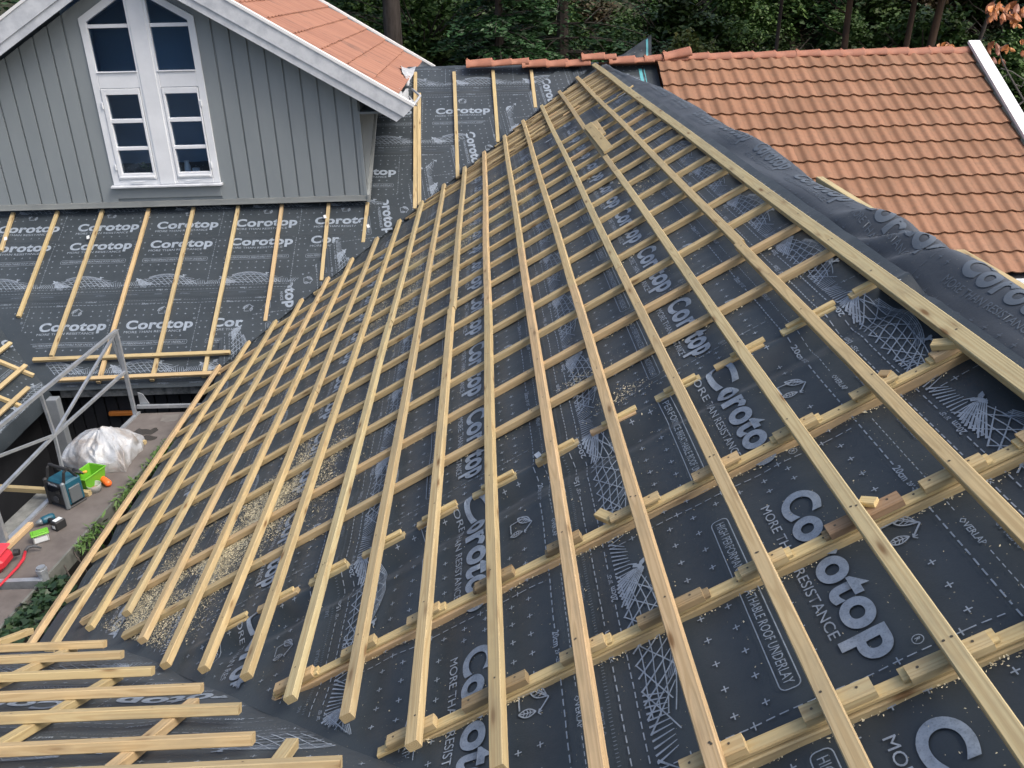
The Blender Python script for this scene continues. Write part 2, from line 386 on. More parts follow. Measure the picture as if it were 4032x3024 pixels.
def build_print():
    P = Flat()
    put_text(P, 'C', .200, .336, (.002, .182), None, .036, 8)
    put_text(P, 'orotop', .344, 1.012, (.0, .194), None, .036, 8, space=1.06)
    # registered mark
    for k in range(12):
        a0, a1 = 2*math.pi*k/12, 2*math.pi*(k+1)/12
        P.line((1.012+.016*math.cos(a0), .145+.016*math.sin(a0)), (1.012+.016*math.cos(a1), .145+.016*math.sin(a1)), .0028)
    put_text(P, 'R', 1.006, 1.018, .137, .153, .02, 1)
    put_text(P, 'MORE THAN RESISTANCE', .195, .885, -.066, -.031, 0., 3)
    # rounded box with wording
    x0, x1, y0, y1, r = .155, .985, -.254, -.189, .02
    P.line((x0+r, y0), (x1-r, y0), .0038); P.line((x0+r, y1), (x1-r, y1), .0038); P.line((x0, y0+r), (x0, y1-r), .0038); P.line((x1, y0+r), (x1, y1-r), .0038)
    for cx, cy, s0 in ((x1-r, y1-r, 0), (x0+r, y1-r, 90), (x0+r, y0+r, 180), (x1-r, y0+r, 270)):
        P.curve([(cx+r*math.cos(R(s0+30*k)), cy+r*math.sin(R(s0+30*k))) for k in range(4)], .0038)
    put_text(P, 'HIGH PERFORMANCE BREATHABLE ROOF UNDERLAY', .175, .965, -.238, -.205, 0., 2)
    # crosses
    for k in range(10):
        a = .065+k*.103
        P.plus(a, -.405); P.plus(a, -.305)
        if k not in (5, 6): P.plus(a, .30)
        if k not in (5, 6): P.plus(a, .22)
        if 1 <= k <= 8: P.plus(a, -.122)
    for b in (-.205, -.105, -.005, .095): P.plus(.05, b); P.plus(.12, b) if b > -.1 else None
    # repeat line of dashes
    P.dash((0, -.66), (0, .37), .004, .028, .014)
    for b in (-.56, -.36, -.17, .07, .25): P.plus(0.0, b, .014)
    # upper measuring lines
    P.dash((.0, .40), (.30, .40), .005, .03, .016); put_text(P, '20cm', .315, .40, .388, .416, .02, 2); put_text(P, '20°-25°', .415, .49, .392, .412, .02, 1)
    P.dash((.51, .40), (1.03, .40), .005, .03, .016)
    P.dash((0., .452), (.62, .452), .003, .018, .012); put_text(P, 'OVERLAP', .66, .80, .440, .462, .01, 1); P.dash((.83, .452), (1.0, .452), .003, .018, .012)
    # lower measuring lines, printed the other way up
    for k in range(70): P.line((k*.015, -.785), (k*.015, -.773), .0028, mi=1)
    P.dash((0, -.742), (.40, -.742), .0045, .028, .014); put_text(P, '15cm', .43, .51, -.755, -.728, .02, 2, True); put_text(P, '>25°', .53, .58, -.752, -.732, .02, 1, True); P.dash((.6, -.742), (1.03, -.742), .0045, .028, .014)
    P.dash((0, -.686), (.12, -.686), .0045, .028, .014); put_text(P, '20cm', .22, .30, -.699, -.672, .02, 2, True); put_text(P, '20°-25°', .14, .20, -.696, -.677, .02, 1, True); P.dash((.32, -.686), (1.03, -.686), .0045, .028, .014)
    put_text(P, 'ÜBERLAPPUNG', .06, .22, -.822, -.800, .01, 1, True, 1); put_text(P, 'ZAKŁAD', .42, .52, -.822, -.800, .01, 1, True, 1); put_text(P, 'OVERLAP', .74, .87, -.822, -.800, .01, 1, True, 1)
    # house and leaf emblem
    cx, cy = .60, .285
    P.curve([(cx-.045, cy+.015), (cx-.045, cy-.05), (cx+.02, cy-.05)], .006)
    P.curve([(cx-.06, cy+.012), (cx+.005, cy+.062), (cx+.055, cy+.018)], .006)
    for k in range(3): P.line((cx+.055, cy+.018), (cx+.055+.016*math.cos(R(40+60*k)), cy+.018+.016*math.sin(R(40+60*k))), .004)
    def leaf(ax, ay, bx, by, w):
        a = np.array((ax, ay)); b = np.array((bx, by)); d = b-a; nn = np.array((-d[1], d[0])); nn /= np.linalg.norm(nn)
        ts = np.linspace(0, 1, 9); up = [a+d*t+nn*w*math.sin(math.pi*t) for t in ts]; dn = [a+d*t-nn*w*math.sin(math.pi*t) for t in ts]
        P.curve(up, .005); P.curve(dn, .005); P.line(a, b, .004)
        for t in (.35, .55, .72): P.line(a+d*t, a+d*(t-.1)+nn*w*.85*math.sin(math.pi*t), .0035); P.line(a+d*t, a+d*(t-.1)-nn*w*.85*math.sin(math.pi*t), .0035)
    leaf(cx-.065, cy-.01, cx+.0, cy+.055, .02); leaf(cx+.035, cy-.055, cx+.045, cy+.01, .017)
    # band of landscape: fanning furrows, a netted hill and two small figures
    rd = random.Random(3)
    top = lambda a: -.575+.105*max(0., math.sin(math.pi*(a-.20)/.62))**.8 if .20 < a < .82 else -.575
    for k in range(9):
        a = .015+.019*k; P.line((a-.045+.008*k, -.662), (a+.01, -.60+.004*(k % 3)), .009, .003)
    for k in range(9):      # furrows fanned to the right of the first figure
        t = k/8; P.line((.21+.16*t, -.668+.03*abs(t-.3)), (.175+.012*t, -.585+.005*k), .013-.004*t, .0035)
    for k in range(11):      # net across the hill
        a = .25+.058*k
        if a > .93: break
        P.line((a+.10, -.664), (a-.06, max(-.6, top(a-.06)-.004)), .0075, .0035)
        if k % 2 == 0: P.line((a-.08, -.664), (a+.12, max(-.6, top(min(.8, a+.12))-.008)), .0045)
    for j in range(4):
        P.curve([(.22+.066*i, -.648+.028*j+(.011*(j+1))*math.sin(math.pi*i/10)-.006*math.sin(i*1.7+j)*.5) for i in range(11)], .0042)
    for j in range(6):      # fine hatching that fills the crest of the hill
        P.curve([(.30+.045*i, top(.30+.045*i)-.0075*j-.002) for i in range(11)], .004, mi=1 if j > 2 else 0)
    for k in range(11):
        a = .80+.020*k; P.line((a-.012*(5-k)*.5, -.664), (a, -.588), .008, .0025)
    for (fx, fy, sc) in ((.17, -.56, 1.), (.74, -.505, .7)):      # small crouching figures as loose blots
        pts = []
        for k in range(11):
            an = 2*math.pi*k/11; rr_ = sc*(.022+.012*math.sin(3*an+1)+rd.uniform(-.004, .004)); pts.append((fx+rr_*1.3*math.cos(an), fy+rr_*math.sin(an)))
        c = (fx, fy)
        for k in range(11): P.poly([c, pts[k], pts[(k+1) % 11]])
        P.line((fx+.02*sc, fy+.01*sc), (fx+.045*sc, fy+.004*sc), .010*sc, .004*sc); P.line((fx-.015*sc, fy-.01*sc), (fx-.035*sc, fy-.045*sc), .008*sc, .003*sc)
    return np.array(P.v), np.array(P.f), np.array(P.m)
PV, PF, PM = build_print()
def subdiv(V, Fc, m):
    E = {}; V = list(map(tuple, V)); out = []; mo = []
    def mid(a, b):
        k = (a, b) if a < b else (b, a)
        if k not in E: E[k] = len(V); V.append(((V[a][0]+V[b][0])/2, (V[a][1]+V[b][1])/2))
        return E[k]
    for (a, b, c), mm in zip(Fc, m):
        L = max(math.dist(V[a], V[b]), math.dist(V[b], V[c]), math.dist(V[a], V[c]))
        if L < .035: out.append((a, b, c)); mo.append(mm); continue
        d, e, f = mid(a, b), mid(b, c), mid(c, a)
        out += [(a, d, f), (d, b, e), (f, e, c), (d, e, f)]; mo += [mm]*4
    return np.array(V), np.array(out), np.array(mo)
PV2, PF2, PM2 = subdiv(PV, PF, PM)

PV3, PF3, PM3 = subdiv(PV2, PF2, PM2)
class Sheet:
    """a membrane surface: base grid plus printed faces laid 2-3 mm above it, one mesh"""
    def __init__(s): s.V = []; s.F = []; s.M = []; s.n = 0; s.sm = []
    def add(s, V, Fc, Mi):
        s.V.append(np.asarray(V, float)); s.F += (np.asarray(Fc)+s.n).tolist(); s.M += list(map(int, Mi)); s.n += len(V)
    def grid(s, fn, us, vs, mi=0):
        U, Vv = np.meshgrid(us, vs, indexing='ij'); P = fn(U.ravel(), Vv.ravel()); nu_, nv = len(us), len(vs)
        i, j = np.meshgrid(np.arange(nu_-1), np.arange(nv-1), indexing='ij'); a = (i*nv+j).ravel()
        s.add(P, np.stack([a, a+nv, a+nv+1, a+1], 1), [mi]*len(a))
    def prints(s, fn, ok, a_from, a_to, fine=False, only=None):
        """fn(a,b)->xyz, ok(a,b)->mask; a runs along the roll"""
        V0, F0, M0 = (PV3, PF3, PM3) if fine else (PV, PF, PM)
        for k in range(int(math.floor(a_from/PER)), int(math.ceil(a_to/PER))):
            V = V0+np.array([k*PER, 0]); c = V[F0].mean(1); keep = ok(c[:, 0], c[:, 1]) & (c[:, 0] >= a_from) & (c[:, 0] <= a_to)
            if not keep.any(): continue
            Fk = F0[keep]; used, inv = np.unique(Fk, return_inverse=True); Fk = inv.reshape(Fk.shape)
            s.add(fn(V[used, 0], V[used, 1]), Fk, M0[keep]+1)
    def obj(s, name, mats, parent=None, flip=False):
        me = bpy.data.meshes.new(name); V = np.concatenate(s.V)
        Fc = [f[::-1] for f in s.F] if flip else s.F
        me.from_pydata(V.tolist(), [], Fc)
        for m in mats: me.materials.append(m)
        me.polygons.foreach_set('material_index', s.M); smooth(me); me.update()
        return link(name, me, parent)
MEM = [M['mem'], M['print'], M['print2']]

# ================================================================== MAIN SLOPE UNDERLAY
FAR, NEAR = -.083, -.117
def dMR(u, y):
    u = np.asarray(u, float); y = np.asarray(y, float)
    yf = 3.565+.014*np.sin(u*2.1)+.03*vn(u*1.3, 4.)
    k = sstep(yf+.05, yf-.07, y)
    d = FAR+(NEAR-FAR)*k
    fw = sstep(.3, 1.2, u)
    d = d+(.014+.008*vn(u*3.7, 2.))*fw*np.exp(-((y-yf-.05)/.034)**2)-.018*np.exp(-((y-yf+.07)/.055)**2)+.008*fw*np.exp(-((y-yf+.19-.03*np.sin(u*3))/.035)**2)       # roll and trough at the step
    d = d+.014*vn(u*1.7+3, y*2.6)+.007*vn(u*6+9, y*5)+.004*vn(u*2+5, y*14)+k*(.016*vn(u*3.1, y*1.2+7)+.010*vn(u*9, y*2.+1))
    ph = (y-YC)/CS; sag = (1-np.cos(2*np.pi*ph))*.5
    d = d-.006*sag*(1-k)
    ev = sstep(.5, 0, u); d = d-.02*ev*(1+2*vn(u*5, y*4))
    val = np.minimum(YV+u*CT-y, y-(YN-u*CT)); kv = sstep(.22, 0., val); d = d*(1-kv)-.088*kv
    return d
def pMR(u, y, off=0.):
    d = dMR(u, y)+off; return np.stack([X1+u*CT-d*ST, y, Z1+u*ST+d*CT], -1)
_vm = np.array([1, 1, TT])/math.sqrt(2+TT*TT)
def fold_far(u, w, off):      # the roll carried on over the far valley
    d = FAR+.025+.006*vn(u*3, w*3)+off
    ux = np.array([0, CT, ST]); nn = AX['LR'][2]
    al = math.acos(_vm[1]); be = math.acos(_vm@ux); r_ = -(al-be)
    dr = ux*math.cos(al-be)+np.array([-1., 0, 0])*math.sin(al-be)
    base = np.stack([X1+u*CT, YV+u*CT, Z1+u*ST], -1)
    return base+w[..., None]*dr+nn*d[..., None]
def fold_near(u, w, off):
    x_ = X1+u*CT-w*.8; d = dNR(x_, u+w*.7)+.010+off
    vm = np.array([1, -1, TT])/math.sqrt(2+TT*TT); ux = np.array([0, -CT, ST]); nn = AX['NR'][2]
    al = math.acos(-vm[1]); be = math.acos(vm@ux)
    dr = ux*math.cos(al-be)+np.array([-1., 0, 0])*math.sin(al-be)
    base = np.stack([X1+u*CT, YN-u*CT, Z1+u*ST], -1)
    return base+w[..., None]*dr+nn*d[..., None]
def dNR(x, v):
    return -.092+.013*vn(x*1.2+2, v*3.3)+.007*vn(x*5, v*7+3)-.01*(1-np.cos(2*np.pi*(x+2.33)/.48))*.5
sh = Sheet()
us = np.linspace(-.06, 5.80, 200)
ts = np.linspace(0, 1, 620)
def _g(u, t):
    a = np.minimum(YN-u*CT, 4.02+.0*u)*0+np.where(u < 1.15, 3.90, YN-u*CT-.07); b = 4.15; return pMR(u, a+(b-a)*t)
def _g2(u, t): return pMR(u, 4.15+(YV+u*CT+.07-4.15)*t)
sh.grid(_g, us, np.linspace(0, 1, 260)); sh.grid(_g2, us, np.linspace(0, 1, 360))
BASES = [-.53, .805, 2.14, 3.475, 4.81, 6.145]
A0 = 4.805
def YW(y): return y+.10*sstep(4.15, 3.62, y)
WEND = {.805: .42, 2.14: .55, 3.475: .62, 4.81: .5, 6.145: .2, -.53: .2}
for B in BASES:
    lo, hi = B-.83, B+.50
    def okm(a, b, B=B, lo=lo, hi=hi):
        u = b+B; y = YW(A0-a)
        return (u > max(lo+.004, -.02)) & (u < min(hi, 5.76)) & (y < YV+u*CT) & (y > YN-u*CT)
    for fine, ys in ((True, (-1.5, 4.2)), (False, (4.2, 15))):
        def okz(a, b, okm=okm, ys=ys): return okm(a, b) & (A0-a > ys[0]) & (A0-a <= ys[1])
        sh.prints(lambda a, b, B=B, h=(.0065 if fine else .0032): pMR(b+B, YW(A0-a), h), okz, A0-15, A0+1.5, fine)
    for kind in (0,):
        w1 = WEND[B]
        uu = np.linspace(max(lo, 1.35 if kind else 0.), min(hi, 5.66), 24)
        if uu[-1] <= uu[0]: continue
        fn = fold_far if kind == 0 else fold_near
        sh.grid(lambda u, w, fn=fn: fn(u, w, .004), uu, np.linspace(0, w1, 12))
        for o_ in (0,):
            def okf(a, b, B=B, kind=kind, lo=lo, hi=hi, w1=w1):
                u = b+B; y = A0-a; w = (y-(YV+u*CT)) if kind == 0 else ((YN-u*CT)-y)
                return (u > max(lo, 1.35 if kind else 0.)) & (u < min(hi, 5.6)) & (w > 0.0) & (w < w1)
            def fnp(a, b, B=B, kind=kind, fn=fn):
                u = b+B; y = A0-a; w = (y-(YV+u*CT)) if kind == 0 else ((YN-u*CT)-y)
                return fn(u, w, .0068)
            sh.prints(fnp, okf, A0-16, A0+2.)
o = sh.obj('underlay_sheet', MEM)
tag(o, 'black printed underlay covering the large batten-crossed middle slope', 'roof underlay')

# lap shadows: the upper roll lies over the lower one
def lap(sheet, pts_fn, L0, L1, w=.03, n=200):
    pass

# ================================================================== BACK SLOPE UNDERLAY (below the grey gable and up to the ridge)
def dLR(x, v):
    d = -.083+.010*vn(x*1.9+11, v*2.2)+.005*vn(x*6, v*5+3)
    ph = (x+3.389)/.5995
    return d-.005*(1-np.cos(2*np.pi*ph))*.5+.03*sstep(-.02, -.2, v)*(-1.)
def pLR(x, v, off=0.):
    d = dLR(x, v)+off; return np.stack([x, YV+v*CT-d*ST, Z1+v*ST+d*CT], -1)
sh = Sheet()
vs_ = np.linspace(-.2, 5.74, 170)
def _g(v, t):
    a = XW-np.maximum(v, 0)*CT-.25; b = X1+v*CT+.07; a = np.maximum(a, -8.2); return pLR(a+(b-a)*t, v)
sh.grid(_g, vs_, np.linspace(0, 1, 230))
# sheet folded over the back ridge
def _gr(s_, t):
    v = 5.74+s_; x = -1.2+t*(3.85)
    d = -.083; P = pLR(x, np.minimum(v, 5.74)); P[:, 1] += np.maximum(0, s_)*.8; P[:, 2] += .045*np.sin(np.clip(s_/.3, 0, 1)*math.pi)-np.maximum(0, s_-.1)*.5+.012*vn(x*4, s_*9)
    return P
sh.grid(_gr, np.linspace(0, .5, 14), np.linspace(0, 1, 90))
# triangle right of the middle ridge
def _gt(v, t):
    x0 = X18+(U18-np.minimum(v, U18))/1.0*CT*0; x1_ = 2.71; xa = X18-.02+0*v
    x = xa+(x1_-xa)*t; return pLR(x, v)
sh.grid(_gt, np.linspace(4.5, 5.74, 40), np.linspace(0, 1, 26))
STR = [(.665, -.2, 1.15), (2.03, 1.16, 2.17), (2.38, 2.18, 2.68), (3.325, 2.69, 3.75), (4.645, 3.76, 5.13), (5.99, 5.14, 5.76)]
PH = [-4.67, -4.65, -4.63, -1.245, -.94, -.60]
for (B, lo, hi), a0 in zip(STR, PH):
    def okl(a, b, B=B, lo=lo, hi=hi, a0=a0):
        v = b+B; x = a+a0
        wf = (x-(X1+v*CT))
        return (v > lo+.004) & (v < hi-.002) & (((x < X1+v*CT) & (x > XW-v*CT)) | ((x > X18+.02) & (x < 2.5) & (v > 4.8)))
    sh.prints(lambda a, b, B=B, a0=a0: pLR(a+a0, b+B, .0032), okl, -8-a0, 3-a0)
    # thin lap edge of each strip
    if lo > 0:
        xs = np.linspace(max(-8.2, XW-lo*CT), X1+lo*CT, 120)
        P0 = pLR(xs, np.full_like(xs, lo-.004), .0012); P1 = pLR(xs, np.full_like(xs, lo+.010), .0075+0*xs); P2 = pLR(xs, np.full_like(xs, lo+.05), .0008)
        n = len(xs); V = np.concatenate([P0, P1, P2]); i = np.arange(n-1)
        sh.add(V, np.concatenate([np.stack([i, i+1, n+i+1, n+i], 1), np.stack([n+i, n+i+1, 2*n+i+1, 2*n+i], 1)]), [0]*(2*(n-1)))
o = sh.obj('underlay_sheet', MEM)
tag(o, 'black printed underlay on the far slope below the grey gable, up to the far ridge', 'roof underlay')

# ================================================================== NEAR SLOPE UNDERLAY (bottom left corner)
def dNR(x, v):
    return -.092+.013*vn(x*1.2+2, v*3.3)+.007*vn(x*5, v*7+3)-.01*(1-np.cos(2*np.pi*(x+2.33)/.48))*.5
def pNR(x, v, off=0.):
    d = dNR(x, v)+off; return np.stack([x, YN-v*CT+d*ST, Z1+v*ST+d*CT], -1)
sh = Sheet()
def _g(v, t):
    b = X1+v*CT+.07; a = -6.5+0*v; P = pNR(a+(b-a)*t, v); return P
sh.grid(_g, np.linspace(1.08, 5.6, 170), np.linspace(0, 1, 150))
for B, a0 in ((.82, .1), (2.15, -.25), (3.48, .35), (4.81, 0)):
    def okn(a, b, B=B, a0=a0):
        v = b+B; x = -(a+a0); return (v > max(B-.83, 1.15)) & (v < B+.5) & (x < X1+v*CT) & (v < 4.6)
    sh.prints(lambda a, b, B=B, a0=a0: pNR(-(a+a0), b+B, .0034), okn, -2, 5.5, True)
o = sh.obj('underlay_sheet', MEM, flip=True)
tag(o, 'black printed underlay on the near slope in the bottom left corner', 'roof underlay')

# ================================================================== LEFT WING UNDERLAY
def pWL(w, y, off=0.):
    d = -.083+.008*vn(w*2+1, y*2)+off; return np.stack([XW-w*CT+d*ST, y, Z1-.1+w*ST+d*CT], -1)
sh = Sheet()
def _g(w, t):
    b = YV+.12+w*CT; a = 4.5+0*w; return pWL(w, a+(b-a)*t)
sh.grid(_g, np.linspace(0., 3.2, 60), np.linspace(0, 1, 120))
def _gf(s_, t):      # strip hanging down over the edge
    y = 4.5+(YV-.1-4.5)*t; P = pWL(0*s_, y); P[:, 0] += .03*np.sin(s_*9)*1.; P[:, 2] -= s_; P[:, 0] += .01*vn(y*6, s_*4); return P
sh.grid(_gf, np.linspace(0, .17, 6), np.linspace(0, 1, 80))
for B in (.66, 1.99):
    def okw(a, b, B=B):
        w = b+B; y = a; return (w > .01) & (w < 3.1) & (w > B-.83) & (w < B+.5) & (y < YV-.14+w*CT) & (y > 4.6)
    sh.prints(lambda a, b, B=B: pWL(b+B, a, .0032), okw, 4, 12)
o = sh.obj('underlay_sheet', MEM)
tag(o, 'black printed underlay on the narrow left wing beyond the guard rail', 'roof underlay')

# ================================================================== LOOSE SHEET DRAPED OVER THE MIDDLE RIDGE
def drape(t, y, off=0.):
    """t = distance across, from under the ridge batten outwards"""
    t = np.asarray(t, float); y = np.asarray(y, float)
    wid = .17+.30*sstep(13.6, 10.3, y)-.03*sstep(7.5, 4.8, y)+.04*vn(y*.9, 2.)+.03*np.sin(y*1.9)*sstep(8, 5, y)
    s_ = t/.62
    x = X18+.035+np.where(t < .5, t/.5*wid, wid+(t-.5)*CT)
    cr = sstep(0, .28, s_)*sstep(.62, .30, s_)      # crease beside the batten
    crest = np.exp(-((s_-.64)/.24)**2)
    near = sstep(6.2, 4.2, y)
    z = Z18-.055+.0*s_
    z = z-(.028+.03*near)*np.exp(-((s_-.22)/.12)**2)+(.058+.03*vn(y*1.1+3, 1.)+.03*near)*crest
    z = z+.034*vn(s_*2.2+y*.9, y*1.7)*sstep(0, .15, s_)+.018*np.sin(s_*9+y*2.2+2.5*vn(y*.7, 3.))*sstep(.1, .35, s_)*sstep(9.5, 6.5, y)+.010*vn(s_*9, y*3.4+8)*sstep(0, .2, s_)
    z = z+.045*near*vn(s_*2.6+y*1.5, y*2.2+2)*sstep(.05, .3, s_)*sstep(4.2, 4.9, y)+.045*np.exp(-((y-4.62+.9*(s_-.4))/.11)**2)*crest-.055*np.exp(-((y-4.36+.9*(s_-.4))/.08)**2)*np.exp(-((s_-.55)/.25)**2)+.03*np.exp(-((y-4.18+.7*(s_-.4))/.07)**2)*crest-.035*np.exp(-((y-4.02+.7*(s_-.4))/.06)**2)*np.exp(-((s_-.5)/.2)**2)
    z = z-np.maximum(0, t-.5)*ST*1.15-.03*sstep(.44, .54, t)
    x = x+.012*vn(y*2.7, s_*3)
    return np.stack([x-off*.1, y, z+off], -1)
sh = Sheet()
sh.grid(lambda t, y: drape(t, y), np.linspace(0, 1.1, 90), np.linspace(.8, 14.05, 520))
def okd(a, b):
    t = b+.33; y = A0-a; return (t > .02) & (t < .72) & (y < 13.6) & (y > .9)
sh.prints(lambda a, b: drape(b+.33, A0-a, .004), okd, A0-14, A0-1, True)
# narrow top piece running up to the ridge tiles
M['print_dim'] = mat('underlay_print_worn', (.10, .122, .148), .6)
M['mem_loose_skylit'] = membrane_mat('roof_underlay_loose_skylit', (.044, .051, .060))  # same underlay with a paler base colour that paints in the sky sheen
o = sh.obj('loose_underlay_sheet', [M['mem_loose_skylit'], M['print_dim'], M['print2']], flip=False)
tag(o, 'loose rumpled black underlay draped over the ridge beside the red tiled slope', 'roof underlay')
# corner that sticks up behind the ridge tiles, with its coloured edge stripe
sh = Sheet()
def _fl(a, b):
    x = 2.12+a*.52; z = Z18+.05+b*(.31*np.power(np.clip(a, 0.02, 1), 1.2)+.03); y = YV+5.70*CT+.10+.10*b+.03*vn(a*5, b*5); return np.stack([x, y, z], -1)
sh.grid(_fl, np.linspace(0, 1, 20), np.linspace(0, 1, 12))
M['stripe'] = mat('teal_print_stripe', (.10, .36, .40), .5)
sh.grid(lambda a, b: _fl(a, b)+np.array([0, -.006, 0]), np.linspace(.84, .90, 4), np.linspace(0.02, .93, 10), 3)
for q in (.3, .5, .7):
    sh.grid(lambda a, b: _fl(a, b)+np.array([0, -.008, 0]), np.linspace(q-.02, q+.02, 2), np.linspace(.48, .50, 2), 1)
# same stripe on the flat part below the ridge
sh.grid(lambda v, t: pLR(2.42+.05*t, v, .005), np.linspace(4.86, 5.62, 16), np.linspace(0, 1, 3), 3)
sh.grid(lambda v, t: pLR(2.50+.012*t, v, .005), np.linspace(4.86, 5.62, 16), np.linspace(0, 1, 3), 3)
o = sh.obj('underlay_flap', MEM+[M['stripe']])
tag(o, 'upright corner of underlay with a teal stripe poking up behind the ridge tiles', 'roof underlay')

# ================================================================== TIMBER
_rng = random.Random(11)
def lumber(L, w, h, rng, seg=None, mi=0, bow=.0035, screws=()):
    """bar along +X, centred in Y, top face at z=0; chamfered edges"""
    seg = seg or max(1, int(L/.45)); c = .0035; vs = []; fs = []; ph = rng.uniform(0, 6)
    prof = [(-w/2, -h+c), (-w/2+c, -h), (w/2-c, -h), (w/2, -h+c), (w/2, -c), (w/2-c, 0), (-w/2+c, 0), (-w/2, -c)]
    for i in range(seg+1):
        x = L*i/seg; dy = bow*math.sin(ph+x*1.3); dz = bow*.5*math.sin(ph*2+x*1.9)
        for (y, z) in prof: vs.append((x, y+dy, z+dz))
    for i in range(seg):
        for k in range(8): fs.append((i*8+k, (i+1)*8+k, (i+1)*8+(k+1) % 8, i*8+(k+1) % 8))
    fs.append(tuple(range(8))); fs.append(tuple(seg*8+k for k in range(8))[::-1])
    b = MB(); b.add(vs, fs, mi)
    for (sx, sy) in screws:
        if 0.01 < sx < L-.01:
            dy = bow*math.sin(ph+sx*1.3); dz = bow*.5*math.sin(ph*2+sx*1.9)
            b.add([(sx+.0042*math.cos(a), sy+dy+.0042*math.sin(a), dz+.0012) for a in [k*math.pi/4 for k in range(8)]], [tuple(range(8))], 1)
    return b
def basis_obj(o, P, ex, ez):
    ex = Vector(ex).normalized(); ez = Vector(ez); ez = (ez-ex*ez.dot(ex)).normalized(); ey = ez.cross(ex)
    m = Matrix.Identity(4)
    for i in range(3): m[i][0] = ex[i]; m[i][1] = ey[i]; m[i][2] = ez[i]; m[i][3] = P[i]
    o.matrix_world = m
def bar(name, P, Q, nrm, w, h, label, cat, group=None, mt='wood', screws=(), parent=None, rng=_rng):
    P = Vector(P); Q = Vector(Q); L = (Q-P).length
    me = lumber(L, w, h, rng, screws=screws).mesh(name, [M[mt], M['screw']])
    o = link(name, me); basis_obj(o, P, Q-P, nrm)
    if label: tag(o, label, cat, group)
    return o
ORD = ['zeroth', 'first', 'second', 'third', 'fourth', 'fifth', 'sixth', 'seventh', 'eighth', 'ninth', 'tenth', 'eleventh', 'twelfth', 'thirteenth', 'fourteenth', 'fifteenth', 'sixteenth', 'seventeenth', 'eighteenth', 'nineteenth', 'twentieth']
BW, BH = .052, .040
nM, nL, nN, nW_ = AX['MR'][2], AX['LR'][2], AX['NR'][2], AX['WL'][2]
tail_y = {1: 4.40, 2: 4.38, 3: 4.40, 4: 4.33}
for i, z in {5: (0, 3, 1195, 545), 6: (0, 3, 1400, 755), 7: (0, 3, 1715, 800), 8: (0, 3, 2100, 850), 9: (1, 3, 255, 1050), 10: (1, 3, 765, 1200), 11: (1, 3, 1345, 1430), 12: (1, 3, 2060, 1650)}.items():
    tail_y[i] = mu(*z, 0.)[1]
joint = {3: 7.0, 4: 8.8, 7: 6.4, 9: 7.1, 11: 6.5, 12: 6.1, 13: 7.0, 14: 5.5, 15: 5.35, 16: 7.6, 17: 4.72}
CY = [YC+CS*k for k in range(0, 14)]
AY, BY, CY3, SY = 2.895, 2.275, 1.665, 3.635
cross = CY+[AY, BY, CY3, SY]
G_T = 'long battens laid along the middle slope'
for i in range(1, 19):
    u = (i-1)*SP if i < 18 else U18
    head = YV+(i-1)*SP*CT+_rng.uniform(-.02, .06); tail = tail_y.get(i, .55)
    if i == 18: head = 14.15
    if i == 17: head = 13.95
    cuts = [tail, head]
    if i in joint: cuts = [tail, joint[i], head]
    side = 'from the eaves'
    nm = (ORD[i]+' long batten up from the eaves') if i <= 9 else (ORD[19-i]+' long batten down from the ridge' if i < 18 else 'long batten along the ridge beside the loose sheet')
    for k in range(len(cuts)-1):
        y0, y1 = cuts[k], cuts[k+1]; du = _rng.uniform(-.004, .004)
        P = MR(u+du, y0+(.002 if k else 0)); Q = MR(u+du+_rng.uniform(-.004, .004), y1-.002)
        sc = []
        for yy in cross:
            if y0 < yy < y1: sc += [(yy-y0+_rng.uniform(-.008, .008), _rng.uniform(-.012, .012))]
            if y0 < yy < y1 and _rng.random() < .4: sc += [(yy-y0+_rng.uniform(-.012, .012), _rng.uniform(-.016, .016))]
        w_ = BW if i < 18 else .068
        lab = nm if len(cuts) == 2 else (nm+(', nearer piece' if k == 0 else ', farther piece'))
        o_ = BH
        bar('roof_batten', P+nM*(0 if i < 18 else .006), Q+nM*(0 if i < 18 else .006), nM, w_, BH, 'pale pine, '+lab, 'batten', G_T, screws=sc)
# cross battens running up the slope
G_C = 'cross battens running up the middle slope'
for k in range(0, 13):
    y = YC+CS*k+_rng.uniform(-.006, .006)
    u0 = max(-.02, (y-YV)/CT+.03) if y > YV else (-.02 if y > YN else (YN-y)/CT+.02)
    u0 += _rng.uniform(-.03, .03)
    if k == 12: y = YC+CS*12+.03
    mt = 'wood_brown' if k in (2,) and False else 'wood'
    u1 = 5.70
    cuts = [u0, u1] if k % 3 else [u0, 2.1+.3*k if k < 9 else 4.2, u1]
    for j in range(len(cuts)-1):
        lab = (ORD[k+1] if k else 'nearest')+' full cross battens row' if False else ''
        nm = 'nearest unbroken cross batten' if k == 0 else (ORD[k+1]+' unbroken cross batten counting away from the camera')
        if len(cuts) == 3: nm += ', lower piece' if j == 0 else ', upper piece'
        P = MR(cuts[j], y, -BH); Q = MR(cuts[j+1]-.002, y+_rng.uniform(-.004, .004), -BH)
        bar('cross_batten', P, Q, nM, .048, BH-.001, nm, 'batten', G_C, screws=[(s_, _rng.uniform(-.012, .012)) for s_ in np.arange(.15, 6, .333)])
